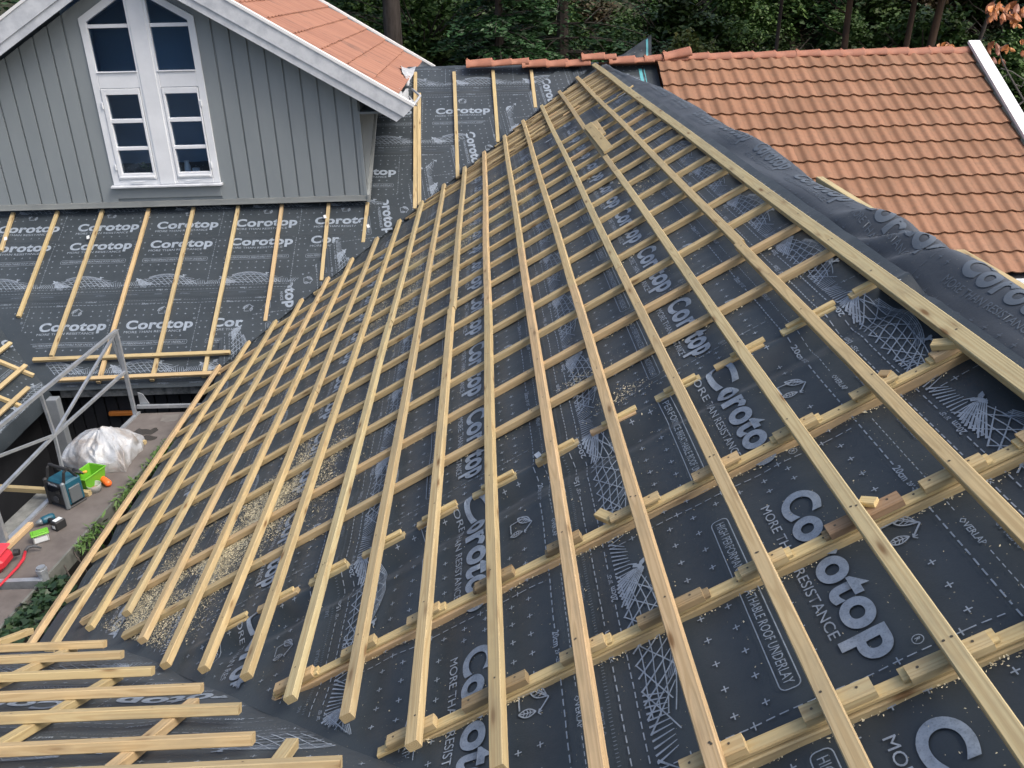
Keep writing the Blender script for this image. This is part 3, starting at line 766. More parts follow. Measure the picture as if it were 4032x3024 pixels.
# the three raised rows near the camera
LIFT = .032
def packed_row(y, u0, u1, nm):
    P = MR(u0, y, -BH-LIFT); Q = MR(u1, y, -BH-LIFT)
    t = empty('packed_cross_batten', (0, 0, 0)); tag(t, nm, 'batten', G_C)
    o = bar('batten', P-nM*.018, Q-nM*.018, nM, .050, .042, None, None, screws=())
    o2 = bar('packing_strip', P+np.array(AX['MR'][0])*.03+np.array([0, .003, 0]), Q+np.array([0, .003, 0]), nM, .043, .0165, None, None, mt='wood_pale', screws=[(s_, _rng.uniform(-.01, .01)) for s_ in np.arange(.2, 4, .31)])
    for q in (o, o2):
        mw = q.matrix_world.copy(); q.parent = t; q.matrix_world = mw
packed_row(AY, 2.47, 5.70, 'double-height cross batten carrying blocks, third from the camera')
packed_row(BY, 3.10, 5.70, 'double-height cross batten carrying blocks, second from the camera')
packed_row(CY3, 3.85, 5.70, 'double-height cross batten carrying blocks, nearest the camera')
# packing blocks under each long batten
G_B = 'packing blocks under the long battens'
rows = {'third': (AY, 9, -.02), 'second': (BY, 11, -.02), 'nearest': (CY3, 14, -.02)}
ext = {('third', 9): (2.54, 2.74), ('third', 10): (2.90, 3.07), ('third', 11): (3.24, 3.40), ('third', 12): (3.58, 3.76), ('third', 13): (3.93, 4.08), ('third', 14): (4.22, 4.44), ('third', 15): (4.59, 4.79), ('third', 16): (4.94, 5.11), ('third', 17): (5.26, 5.44), ('third', 18): (5.58, U18),
       ('second', 11): (3.21, 3.41), ('second', 12): (3.53, 3.79), ('second', 13): (3.93, 4.10), ('second', 14): (4.23, 4.47), ('second', 15): (4.61, 4.77), ('second', 16): (4.92, 5.17), ('second', 17): (5.24, 5.44), ('second', 18): (5.56, U18),
       ('nearest', 14): (4.25, 4.44), ('nearest', 15): (4.61, 4.81), ('nearest', 16): (4.90, 5.12), ('nearest', 17): (5.25, 5.45), ('nearest', 18): (5.52, U18)}
lens = {k_: (a_-.02-((k_[1]-1)*SP if k_[1] < 18 else U18), b_-(.02 if k_[1] < 18 else 0)-((k_[1]-1)*SP if k_[1] < 18 else U18)) for k_, (a_, b_) in ext.items()}
brown = {('second', 14), ('second', 16), ('nearest', 17), ('second', 12), ('third', 12), ('third', 13)}
def bname(i): return (ORD[i]+' long batten from the eaves') if i <= 9 else (ORD[19-i]+' long batten from the ridge' if i < 18 else 'ridge batten')
def lowfirst(s): return s
for (rn, i), (a, b) in lens.items():
    y = rows[rn][0]; u = (i-1)*SP if i < 18 else U18
    br = (rn, i) in brown
    mt = 'wood_brown' if (rn, i) in {('second', 16), ('nearest', 17)} else ('wood_dull' if br else 'wood')
    dd = _rng.uniform(-.004, .004)
    hh = LIFT-.002
    P = MR(u+a, y+dd, -BH-.001); Q = MR(u+b, y+dd, -BH-.001)
    bar('packing_block', P, Q, nM, .050+_rng.uniform(-.004, .004), hh*(.55 if _rng.random() < .35 and not br else 1.), ('brown ' if br else 'pale ')+'block under '+bname(i)+', '+rn+' row', 'wooden block', G_B, mt=mt,
        screws=[(.03, .0), (b-a-.04, .005)])
    # the thin shim below, sticking out at one end
    P = MR(u+a+_rng.choice((-.018, .012)), y+.004, -BH-LIFT*.55); Q = MR(u+b+_rng.choice((-.015, .02)), y+.004, -BH-LIFT*.55)
    bar('shim', P, Q, nM, .044, LIFT*.45, 'thin shim beneath '+bname(i)+', '+rn+' row', 'shim', 'thin shims between blocks and cross battens', mt='wood_dull' if br else 'wood_pale')
# short pieces where a cross batten is missing
G_S = 'short packing pieces in the row without a cross batten'
for i in range(6, 19):
    u = (i-1)*SP if i < 18 else U18
    if i == 6: continue
    P = MR(u-.12+_rng.uniform(-.02, .02), SY, -BH-.014); Q = MR(u+.11+_rng.uniform(-.02, .02), SY, -BH-.02)
    if i == 18: Q = MR(u, SY, -BH-.014)
    bar('packing_piece', P, Q, nM, .044, .030, 'short piece under '+bname(i)+' beside the fold', 'wooden block', G_S)
    P = MR(u-.07+_rng.uniform(-.04, .03), SY+.004, -BH-.001); Q = MR(u+.12+_rng.uniform(-.02, .03), SY+.004, -BH-.001)
    if i == 18: Q = MR(u, SY, -BH)
    bar('shim', P, Q, nM, .030, .018, 'fold-side thin shim under '+bname(i), 'shim', 'thin shims on the short packing pieces', mt='wood_pale')
# odd offcuts near the camera
def offcut(c, r, p, q, o_, w, h, lab, mt='wood_pale', nm='offcut'):
    a = mu(c, r, *p, o_); b = mu(c, r, *q, o_)
    bar(nm, MR(a[0], a[1], o_), MR(b[0], b[1], o_), nM, w, h, lab, 'wooden block', mt=mt)
offcut(2, 2, (735, 1095), (860, 1150), -.05, .045, .03, 'end-grain offcut wedged at the end of a block on the third packed row')
offcut(3, 2, (795, 985), (930, 995), -.02, .035, .02, 'bright fresh offcut lying beside a brown block on the second packed row')
offcut(3, 1, (1415, 1290), (1640, 1270), -.01, .045, .028, 'tilted wedge-shaped offcut beneath the ridge batten on the third packed row')
offcut(3, 1, (960, 1560), (1050, 1560), -.035, .04, .03, 'small angled offcut beside the second batten from the ridge', 'wood_dull')
offcut(2, 0, (650, 1075), (830, 1290), .035, .10, .022, 'flat board piece lying across the third batten from the ridge', 'wood')
offcut(2, 0, (700, 1060), (770, 1170), .02, .10, .02, 'second flat board piece tucked beside the one near the ridge', 'wood')

# dense packs of old battens beside the far valley
G_D = 'old slats stacked in the far corner of the middle slope'
cnt = 0
for pk, (yb, lo, nl) in enumerate(((11.42, 2.35, 5), (12.02, 3.0, 6), (12.66, 3.75, 6), (13.26, 4.5, 6))):
    for j in range(nl):
        for lay in (0, 1):
            y = yb+.075*j+_rng.uniform(-.01, .01)+.012*lay; u0 = (y-YV)/CT+_rng.uniform(-.10, .12)
            z0 = -BH-.002 if lay else -BH-.024
            P = MR(u0, y, z0); Q = MR(5.69, y+_rng.uniform(-.01, .02), z0)
            cnt += 1
            if lay and j == 1: P = MR(u0+_rng.uniform(.1, .3), y, z0)
            bar('old_slat', P, Q, nM, .05, .021, 'brown %s slat, %s from the front, in the %s stack from the camera' % ('upper' if lay else 'lower', ORD[j+1], ORD[pk+1]), 'slat', G_D, mt='wood_dull' if (j+lay+pk) % 3 else 'wood')
for q in range(22):
    pk = q % 4; yb = (11.42, 12.02, 12.66, 13.26)[pk]+_rng.choice((-.07, .19, .24, .05)); umin = (yb-YV)/CT
    u0 = _rng.uniform(umin-.02, 5.0); L = _rng.uniform(.2, .5); sk = _rng.uniform(-.05, .05)
    P = MR(u0, yb, -.012-.02*(q % 2)); Q = MR(min(5.6, u0+L), yb+sk, -.012-.02*(q % 2))
    bar('slat_end', P, Q, nM, .03, .018, 'short broken slat end lying loose on the %s old stack' % ORD[pk+1], 'slat', 'loose slat ends on the %s stack from the camera' % ORD[pk+1], mt='wood' if q % 3 else 'wood_dull')
for zx, zy, zx2, zy2, lb in ((905, 835, 985, 780, 'thin dark slat under the ridge batten with a white tag'), (745, 935, 850, 880, 'two-ply slat end crossing the second batten from the ridge')):
    a = mu(2, 0, zx, zy, -.06); b = mu(2, 0, zx2, zy2, -.06)
    bar('slat_end', MR(a[0], a[1], -.05), MR(b[0]+.1, b[1], -.05), nM, .03, .02, lb, 'slat')
# white paper tags on the sheet
def paper(P, ex, n, a, b, lab, rot=.3):
    m = MB(); m.box((-a/2, -b/2, 0), (a/2, b/2, .002)); o = m.obj('paper_tag', M['label']); basis_obj(o, P, Vector(ex)+Vector(np.cross(n, ex))*rot, n); tag(o, lab, 'paper tag', 'white paper tags stapled to the underlay')
a = mu(2, 0, 950, 825, -.07); paper(MR(a[0], a[1], -.068), AX['MR'][0], nM, .10, .035, 'white paper tag by the slat under the ridge batten', 0)
a = mu(2, 0, 318, 1215, -.07); paper(MR(a[0], a[1], -.068), AX['MR'][0], nM, .09, .03, 'white paper tag between old slats and cross battens', 0)
a = mu(2, 2, 268, 678, -.11); paper(MR(a[0], a[1], -.06), AX['MR'][0], nM, .03, .05, 'white paper tag at the fold beside a short packing piece')
for c, r, x, y, lb in ((0, 1, 762, 393, 'white paper tag on the third batten below the gable window'), (0, 1, 50, 405, 'white paper tag at the left edge of the photo'), (1, 1, 970, 297, 'white paper tag on the short batten below the gable corner'), (1, 1, 596, 215, 'narrow white paper tag on the batten left of the gable corner')):
    a = lu(c, r, x, y, -.05); paper(LR(a[0], a[1], -.045), AX['LR'][1], nL, .035, .06, lb)

# ---- far slope battens
G_L = 'battens running up the far slope below the gable'
low = [(150, 1070), None, (440, 1420), (850, 1640), (1310, 1620), (1750, 1590)]
xs0 = [-6.417, -5.814, -5.216, -4.597, -3.991, -3.391]
lows = [.98, .30, -.10, -.10, -.10, -.10]
names = ['leftmost', 'second from left', 'third from left', 'fourth from left', 'fifth from left', 'sixth from left']
lowdat = [(0, 1, 150, 1070), (0, 1, 440, 1410), (0, 1, 845, 1640), (0, 1, 1305, 1620), (0, 1, 1755, 1590), (1, 1, 75, 1110), (1, 1, 565, 760), (1, 1, 925, 430)]
xt = [(0, 1, 490, 170), (0, 1, 875, 165), (0, 1, 1275, 155), (0, 1, 1665, 145), (0, 1, 2050, 140), (1, 1, 220, 130), (1, 1, 625, 110), (1, 1, 960, 100)]
for k, (lo_, hi_) in enumerate(zip(lowdat, xt)):
    a = lu(*lo_, -.04); b = lu(*hi_, -.04); vb = 2.74
    bar('batten', LR(a[0], a[1], -.042), LR(b[0]+(b[0]-a[0])*(vb-b[1])/max(.1, b[1]-a[1]), vb, -.042), nL, .046, .04, 'batten running up the far slope, %s below the gable wall' % (['first from left', 'second from left', 'third from left', 'fourth from left', 'fifth from left', 'sixth from left', 'seventh from left', 'short one at the corner'][k]), 'batten', G_L)
a = lu(0, 1, 0, 500, -.04); b = lu(0, 1, 105, 180, -.04); bar('batten', LR(a[0], a[1], -.042), LR(b[0], 2.74, -.042), nL, .046, .04, 'pine batten cut off by the left edge below the gable', 'batten', G_L)
for lab, lo_, hi_ in (('longest batten right of the gable roof end, on the left of a close pair', (1, 1, 1370, 140), (1, 0, 1378, 620)), ('shorter right-hand batten of the close pair beside the gable', (1, 1, 1410, 110), (1, 0, 1410, 800)), ('pine batten below the ridge tiles, first right of the close pair', (1, 0, 1742, 1530), (1, 0, 1710, 615)), ('pine batten below the ridge tiles, second right of the close pair', (1, 0, 2090, 1225), (1, 0, 2045, 600)), ('short pine batten just left of the middle ridge, below ridge tiles', (2, 0, 205, 925), (2, 0, 165, 600))):
    a = lu(*lo_, -.04); b = lu(*hi_, -.04); bar('batten', LR(a[0], a[1], -.042), LR(b[0], b[1], -.042), nL, .052, .04, lab, 'batten', 'battens on the far slope right of the gable')
for lab, p, q in (('upper of two level battens near the far eaves', (280, 1445), (1985, 1375)), ('lower of two level battens at the far eaves', (490, 1615), (1900, 1558))):
    a = lu(0, 1, *p, 0.); b = lu(0, 1, *q, 0.); bar('batten', LR(a[0], a[1]), LR(b[0], b[1]), nL, .05, .04, lab, 'batten', 'level battens on the far slope', screws=[(s_, 0) for s_ in np.arange(.2, 3, .6)])
# ---- near slope battens
nr = [((0, 585), (905, 560)), ((0, 670), (1050, 645)), ((0, 795), (1320, 785)), ((0, 960), (1750, 930)), ((0, 1145), (2070, 1108)), ((0, 1370), (2190, 1330))]
nrv = [1.285, 1.585, 1.985, 2.345, 2.695, 3.085, 3.375]; nrx = [-2.275, -2.05, -1.726, -1.364, -1.092, -.927, -.553]
for k, (v, x) in enumerate(zip(nrv, nrx)):
    bar('roof_batten', NR(-4.6, v+.012, 0), NR(x, v, 0), nN, BW, BH, 'pine batten of the near slope in the bottom left corner, %s' % ('farthest one' if k == 0 else ('nearest the camera' if k == 6 else ORD[k+1]+' from the far end')), 'batten', 'level battens on the near slope', screws=[(s_, _rng.uniform(-.01, .01)) for s_ in np.arange(.3, 4, .57)])
for k, (x, v0, v1) in enumerate(((-3.07, .5, 2.4), (-2.50, .9, 4.2), (-1.94, 1.50, 4.2), (-1.375, 2.30, 4.2), (-.80, 2.95, 4.2))):
    v0 = [.6, 1.20, 1.88, 2.42, 3.03][k]
    bar('cross_batten', NR(x, v0, -BH), NR(x-.01, v1, -BH), nN, .05, .04, 'cross batten under the near slope battens, %s' % ['almost out of frame', 'leftmost in the corner', 'second from the left', 'third from the left', 'short stub nearest the valley'][k], 'batten', 'cross battens on the near slope')
# ---- left wing battens
for lab, p, q, lev in (('level batten crossing the top of the left wing', (0, 1, 80, 1290), (0, 1, 0, 1380), 0), ('level batten near the middle of the left wing', (0, 1, 230, 1490), (0, 1, 20, 1659), 0), ('level batten at the left wing eaves', (0, 2, 240, 20), (0, 2, 0, 260), 0), ('cross batten ending in the far corner of the left wing', (0, 1, 0, 1445), (0, 1, 290, 1580), -.04), ('cross batten in the middle of the left wing', (0, 2, 0, 105), (0, 2, 200, 185), -.04)):
    a = wu(*p, lev); b = wu(*q, lev); A_ = WL(a[0], a[1], lev); B_ = WL(b[0], b[1], lev); dv = B_-A_
    if lev == 0:
        A_ = WL((a[0]+b[0])/2, a[1], lev); B_ = WL((a[0]+b[0])/2, min(a[1], b[1])-1.6, lev)
    else: A_ = WL(a[0]+1.2, (a[1]+b[1])/2, lev); B_ = WL(b[0], (a[1]+b[1])/2, lev)
    bar('roof_batten', A_, B_, nW_, .048, .04, lab, 'batten', 'battens on the left wing')
# ---- boards beyond the loose sheet
bar('ridge_board', (2.235, 5.75, Z18-.03), (2.205, 4.32, Z18-.03), (0, 0, 1), .05, .04, 'pale board sticking out under the loose sheet above the tiles', 'board', 'boards along the far side of the ridge')
bar('ridge_board', (2.245, 3.92, Z18+.0), (2.225, 2.4, Z18-.0), (0, 0, 1), .055, .04, 'pale board beside the loose sheet at the right edge of the photo', 'board', 'boards along the far side of the ridge')

# ================================================================== SAWDUST
def sawdust():
    rg = np.random.RandomState(5); V = []; Fc = []
    zones = []
    def z(c, r, x, y, su, sy, n, sz=1.): zones.append((*mu(c, r, x, y, -.08), su, sy, n, sz))
    z(0, 2, 2000, 1330, .16, .25, 3600); z(0, 2, 1750, 1520, .16, .25, 2600); z(1, 2, 130, 1050, .14, .3, 3000); z(1, 2, 300, 850, .10, .25, 1800)
    z(0, 3, 1250, 250, .2, .3, 2600); z(0, 3, 1620, 120, .18, .3, 3000); z(0, 3, 1050, 470, .2, .2, 1200); z(1, 2, 620, 720, .15, .3, 1200)
    z(1, 1, 1400, 700, .16, .5, 2200); z(1, 1, 1750, 450, .2, .5, 1600); z(1, 1, 2050, 60, .25, .6, 2200); z(1, 1, 1150, 1000, .25, .5, 1400)
    z(2, 2, 950, 80, .10, .05, 120); z(2, 1, 600, 1600, .10, .04, 110); z(2, 0, 1150, 1500, .2, .3, 400); z(2, 1, 40, 60, .15, .3, 600)
    for (u, y, su, sy, n, sz) in zones:
        n = int(n*3.4)
        uu = u+su*rg.randn(n); yy = y+sy*rg.randn(n); V.append(np.stack([uu, yy, sz*np.exp(rg.randn(n)*.55)*.0029], 1))
    # drifts against the cross battens
    for k in list(range(0, 12)):
        n = 420; uu = rg.uniform(.1 if k < 8 else 2.2, 5.5, n); msk = vn(uu*2.2, k*5.)+.5 > .55; uu = uu[msk]; n = len(uu)
        V.append(np.stack([uu, YC+CS*k-.026-np.abs(rg.randn(n))*.012, np.exp(rg.randn(n)*.5)*.0036], 1))
    for yy_, lo in ((AY, 2.5), (BY, 3.1), (CY3, 3.9)):
        n = 500; uu = rg.uniform(lo, 5.6, n); V.append(np.stack([uu, yy_-.028-np.abs(rg.randn(n))*.012, np.exp(rg.randn(n)*.4)*.0032], 1))
    n = 11000; V.append(np.stack([rg.uniform(.1, 5.6, n), rg.uniform(1., 12.5, n), np.exp(rg.randn(n)*.4)*.0022], 1))
    A = np.concatenate(V); u, y, s_ = A.T
    pt_ = vn(u*4.3+2, y*3.1)+.6*vn(u*11, y*9)+.5*(rg.rand(len(u))-.5)
    k = (pt_ > -.17) & (y > YN-u*CT+.03) & (y < YV+u*CT-.03) & (u > .05) & (u < 5.64); u, y, s_ = u[k], y[k], s_[k]; n = len(u)
    an = rg.uniform(0, 2*np.pi, n); P = []
    for q in range(4):
        a = an+q*np.pi/2+.3*rg.randn(n); el = np.where(q % 2, .45, 1.)
        P.append(pMR(u+s_*el*np.cos(a), y+s_*el*np.sin(a), .0045+rg.rand(n)*.004))
    P = np.stack(P, 1).reshape(-1, 3); i = np.arange(n)*4
    me = bpy.data.meshes.new('sawdust'); me.from_pydata(P.tolist(), [], np.stack([i, i+1, i+2, i+3], 1).tolist())
    me.materials.append(noisy('sawdust_chips', (.68, .62, .43), (.55, .49, .33), 30., .9)); me.update()
    tag(link('sawdust', me), 'pale yellow sawdust scattered over the middle slope underlay', 'sawdust', kind='stuff')
sawdust()

#PART2
# ================================================================== shared helpers for built things
def part(mb, name, mats, root, sm=False, **kw):
    o = mb.obj(name, mats, None, sm) if isinstance(mb, MB) else mb
    o.parent = root; o.matrix_parent_inverse = Matrix.Translation(root_world(root)).inverted()
    return o
_rw = {}
def root_world(r): return _rw.get(r.name, Vector((0, 0, 0)))
def root(name, loc, label, cat, group=None):
    e = empty(name, loc); _rw[e.name] = Vector(loc); tag(e, label, cat, group); return e
def frame(P, ex, ez=(0, 0, 1)):
    ex = Vector(ex).normalized(); ez = Vector(ez); ez = (ez-ex*ez.dot(ex)).normalized(); ey = ez.cross(ex); m = Matrix.Identity(4)
    for i in range(3): m[i][0] = ex[i]; m[i][1] = ey[i]; m[i][2] = ez[i]; m[i][3] = P[i]
    return m

# ================================================================== TILE FIELDS
def tile_field(O, e, s, n, courses, cw, x_range, ok, A=.029, step=.030, pitch=.361, skew=0.):
    O, e, s, n = (np.array(q, float) for q in (O, e, s, n)); rg = np.random.RandomState(3)
    K = 10; t = np.linspace(0, 1, K+1)
    prof = A*(.5-.5*np.cos(2*np.pi*np.clip((t-.30)/.72, 0, 1)**.85))*np.where(t < .30, 0, 1)+A*.12*np.cos(t*2*np.pi)
    V = []; Fc = []; tone = []
    n0 = int(math.floor(x_range[0]/cw)); n1 = int(math.ceil(x_range[1]/cw))
    for v0 in courses:
        for c in range(n0, n1):
            x0 = c*cw+skew
            if not ok(x0+cw/2, v0+pitch/2): continue
            jz = rg.uniform(-.002, .002); jv = rg.uniform(-.004, .004); b = len(V); tn = rg.rand()
            xs = x0+t*cw*1.03
            lo = [O+e*x+s*(v0+jv)+n*(step+h+jz) for x, h in zip(xs, prof)]
            md = [O+e*x+s*(v0+.02+jv)+n*(step+h+jz+.002) for x, h in zip(xs, prof)]
            hi = [O+e*x+s*(v0+pitch+.03)+n*(h*.9+jz) for x, h in zip(xs, prof)]
            lp = [O+e*x+s*(v0+jv)+n*(step+h+jz) for x, h in zip(xs, prof)]; lq = [O+e*x+s*(v0+jv+.004)+n*(step+h+jz-.022) for x, h in zip(xs, prof)]
            V += lo+md+hi+lp+lq; k = K+1
            for i in range(K):
                Fc += [(b+i, b+i+1, b+k+i+1, b+k+i), (b+k+i, b+k+i+1, b+2*k+i+1, b+2*k+i), (b+4*k+i, b+4*k+i+1, b+3*k+i+1, b+3*k+i)]; tone += [tn]*12
            # side lip of the roll
            V += [lo[-1], hi[-1], hi[-1]-n*.02, lo[-1]-n*.02]; q = len(V)-4; Fc.append((q, q+1, q+2, q+3)); tone += [tn]*4
    me = bpy.data.meshes.new('tiles'); me.from_pydata([tuple(p) for p in V], [], Fc)
    at = me.attributes.new('tile_tone', 'FLOAT', 'CORNER'); at.data.foreach_set('value', tone); smooth(me); me.update()
    return me
# ---- red tiled slope on the right
tr = root('tiled_roof', (5., 12., 0.), 'orange clay tiled roof slope on the right with white verge board', 'tiled roof')
cs = [5.336-.361*k for k in range(13)]
me = tile_field(LR(0, 0, .045), (1, 0, 0), AX['LR'][0], nL, cs, .2045, (1.5, 7.70), lambda x, v: x > max(2.60, X18+(U18-v-.3)*CT-.15) and x < 7.66, skew=.04)
me.materials.append(M['tile']); o = link('tile_covering', me); part(o, '', None, tr)
b = MB()
v0, v1 = .93, 5.78
b.prism([LR(7.60, v0, .165), LR(7.78, v0, .165), LR(7.78, v0, -.12), LR(7.745, v0, -.12), LR(7.745, v0, .12), LR(7.60, v0, .12)], LR(0, v1)-LR(0, v0))
part(b, 'verge_board', [M['white_metal']], tr)
b = MB(); b.box((3.5, 10.02, 2.93), (7.78, 10.06, 3.09)); part(b, 'fascia_board', [M['white']], tr)
b = MB(); ga = [(.055*math.cos(R(a)), .055*math.sin(R(a))) for a in range(180, 361, 20)]
gi = [(.048*math.cos(R(a)), .048*math.sin(R(a))) for a in range(360, 179, -20)]
b.prism([(4.5, 9.955+y, 3.05+z) for y, z in ga+gi], (3.2, 0, 0)); part(b, 'gutter', [M['white_metal']], tr)
b = MB(); b.box((3.5, 10.35, 0), (7.6, 10.5, 3.1)); b.prism([(7.45, 10.5, 0), (7.45, 18.0, 0), (7.45, 18.0, 3.1), (7.45, 14.2, 5.3), (7.45, 10.5, 3.1)], (.15, 0, 0)); part(b, 'wall', [M['grey_wall']], tr)
b = MB(); b.prism([LR(2.72, U18, -.0), LR(7.6, U18, .0), LR(7.6, .96, .0), LR(5.7, .96, .0), LR(2.72, 4.4, 0)], nL*-.03); part(b, 'roof_deck', [M['dark']], tr)
b = MB(); b.prism([(1.8, 14.26, 5.37), (7.72, 14.26, 5.37), (7.72, 18.4, 3.0), (1.8, 18.4, 3.0)], (0, .02, .03)); part(b, 'rear_slope', [M['tile2']], tr)
# ---- ridge tiles
def ridge_mesh(L=.385, r0=.088, r1=.104):
    b = MB(); N = 12; vs = []
    xs = [0, .02, L*.5, L-.055, L-.05, L]; rs = [r1, r1, (r0+r1)/2, r0, r0+.012, r0+.012]
    for x, r in zip(xs, rs):
        for k in range(N+1):
            a = math.pi*k/N; vs.append((x, -math.cos(a)*r*1.15, math.sin(a)*r))
    for x, r in zip(xs, rs):
        for k in range(N+1):
            a = math.pi*k/N; vs.append((x, -math.cos(a)*(r-.014)*1.15, math.sin(a)*(r-.014)))
    m = N+1; q = len(xs)*m; fs = []
    for i in range(len(xs)-1):
        for k in range(N): fs += [(i*m+k, (i+1)*m+k, (i+1)*m+k+1, i*m+k+1), (q+i*m+k, q+i*m+k+1, q+(i+1)*m+k+1, q+(i+1)*m+k)]
        fs += [(i*m, q+i*m, q+(i+1)*m, (i+1)*m), (i*m+N, (i+1)*m+N, q+(i+1)*m+N, q+i*m+N)]
    for i in (0, len(xs)-1):
        for k in range(N): fs.append((i*m+k, i*m+k+1, q+i*m+k+1, q+i*m+k))
    b.add(vs, fs); b.box((L-.03, -.012, r0+.008), (L-.005, .012, r0+.026))
    return b.mesh('ridge_tile', [M['ridge']])
RM = ridge_mesh(); smooth(RM)
rgd = random.Random(4)
def ridge_tile(P, ex, lab, grp, sc=1.):
    o = link('ridge_tile', RM); o.matrix_world = frame(P, ex, (0, rgd.uniform(-.12, .05), 1)) @ Matrix.Scale(sc, 4); tag(o, lab, 'ridge tile', grp); return o
YR, ZR = 14.235, 5.405
k = 0; x = 7.70
while x > 2.95:
    k += 1
    lab = 'fixed ridge tile, %s from the white verge board' % (ORD[k] if k <= 20 else str(k)+'th')
    ridge_tile((x, YR+rgd.uniform(-.006, .006), ZR+rgd.uniform(-.004, .006)), (-1, rgd.uniform(-.02, .02), rgd.uniform(-.012, .012)), lab, 'ridge tiles along the tiled roof'); x -= .349
loose = [((1, 0, 1825, 578), (1, 0, 2045, 566)), ((1, 0, 2045, 570), (2, 0, 5, 556)), ((2, 0, 5, 556), (2, 0, 150, 548)), ((2, 0, 95, 580), (2, 0, 303, 570)), ((2, 0, 303, 575), (2, 0, 490, 565)), ((2, 0, 470, 575), (2, 0, 680, 563)),
         ((2, 0, 610, 520), (2, 0, 806, 512)), ((2, 0, 806, 516), (2, 0, 906, 512)), ((2, 0, 848, 552), (2, 0, 1068, 545)), ((2, 0, 1062, 545), (2, 0, 1235, 538)), ((2, 0, 1228, 522), (2, 0, 1320, 516)), ((2, 0, 1320, 515), (2, 0, 1555, 470)), ((2, 0, 1360, 515), (2, 0, 1510, 508))]
ln = ['leftmost of the loose row', 'second in the loose row from the left', 'third in the loose row, short and half covered', 'first of the lower front trio', 'middle of the lower front trio', 'last of the lower front trio, left of the ridge batten end', 'lying on top just above the head of the ridge batten', 'short end showing right of the ridge batten head', 'just right of the ridge batten head, lying low', 'in front of the upright underlay corner', 'short one right of the teal stripe', 'tilted up at one end on top of the row', 'hidden beneath the tilted one']
for (a, b_), lab in zip(loose, ln):
    yy = 14.13; A_ = yp(*a, yy); B_ = yp(*b_, yy); L = np.linalg.norm(B_-A_)
    off = np.array([0, .10, -.005]); d = B_-A_
    s_ = max(.8, min(1.12, L/.37))
    ridge_tile(tuple(B_+off), tuple(-d), 'loose ridge tile, '+lab, 'loose ridge tiles on the far ridge', s_)

# ================================================================== GREY GABLE HOUSE
HX, HY = -4.26, 11.665
gh = root('gable_house', (HX, HY, 0.), 'grey boarded gable with tall white window and red tiled roof', 'house')
def zroof(x): return 6.258-.5956*(abs(x-HX)-1.534)
def ztop(x): return 6.86-.588*abs(x-HX)
rs = random.Random(9)
b = MB(); wl, wr = -6.87, -1.65
def board(x0, x1, z0, y0, y1, mi=0):
    mid = HX if x0 < HX < x1 else None
    top = [(x0, ztop(x0))]+([(HX, ztop(HX))] if mid else [])+[(x1, ztop(x1))]
    poly = [(x1, y0, z0)]+[(x, y0, z) for x, z in top[::-1]]+[(x0, y0, z0)]
    b.prism(poly, (0, y1-y0, 0), mi)
# backing, left and right of the window, above and below it
board(wl, -4.96, 3.95, HY+.012, HY+.05); board(-3.56, wr, 3.95, HY+.012, HY+.05)
b.box((-4.96, HY+.012, 3.95), (-3.56, HY+.05, 4.24))
for sx in (1, -1):
    pts = [(HX, 6.70), (HX+sx*.70, 6.29), (HX+sx*.70, ztop(HX+.70)), (HX, ztop(HX))]
    b.prism([(x, HY-.008, z) for x, z in pts], (0, .05, 0))
P_ = .2015; x = -5.17
board(-5.155, -4.95, 4.01, HY-.012, HY+.011)
while x > wl:
    board(max(wl, x-P_+.011), x-.011, 4.01, HY-.012, HY+.011); x -= P_
board(-3.57, -3.375, 4.01, HY-.012, HY+.011); x = -3.36
while x < wr-.05:
    board(x+.011, min(wr, x+.2045-.011), 4.01, HY-.012, HY+.011); x += .2045
b.box((-4.95, HY-.018, 4.055), (-3.57, HY+.011, 4.20))
part(b, 'wall', [M['grey_wall']], gh)
b = MB(); b.box((wl, HY-.035, 3.955), (wr+.02, HY+.01, 4.008)); b.box((wl, HY-.05, 3.94), (wr+.02, HY+.01, 3.954)); M['trimgrey'] = noisy('light_grey_trim', (.27, .29, .285), (.22, .24, .24), 4.); part(b, 'base_trim', [M['trimgrey']], gh)
# side wall facing right, its boards, the soffit and the flashing along the roof
b = MB(); b.prism([(wr, HY+.05, 3.93), (wr, 14.25, 5.38), (wr, 14.25, 5.6), (wr, HY+.05, 5.25)], (-.05, 0, 0))
yy = HY+.03
while yy < 14.1:
    zb = Z1+(yy-YV)*TT-.02; b.prism([(wr, yy, zb), (wr, yy+.085, zb+.05), (wr, yy+.085, 5.2), (wr, yy, 5.2)], (.02, 0, 0)); yy += .11
part(b, 'side_wall', [M['grey_wall']], gh)
b = MB(); b.prism([(wr+.021, HY-.05, 3.92), (wr+.021, 13.6, 5.02), (wr+.021, 13.6, 5.10), (wr+.021, HY-.05, 4.02)], (.035, 0, 0)); part(b, 'wall_flashing', [M['trimgrey']], gh)
b = MB(); b.box((wr-.02, HY-.02, 3.93), (wr+.02, HY+.06, 5.1)); part(b, 'corner_board', [M['grey_wall']], gh)
b = MB(); b.box((wr+.002, HY-.012, 5.06), (-1.16, 16.6, 5.085)); part(b, 'eaves_soffit', [M['grey_wall']], gh)
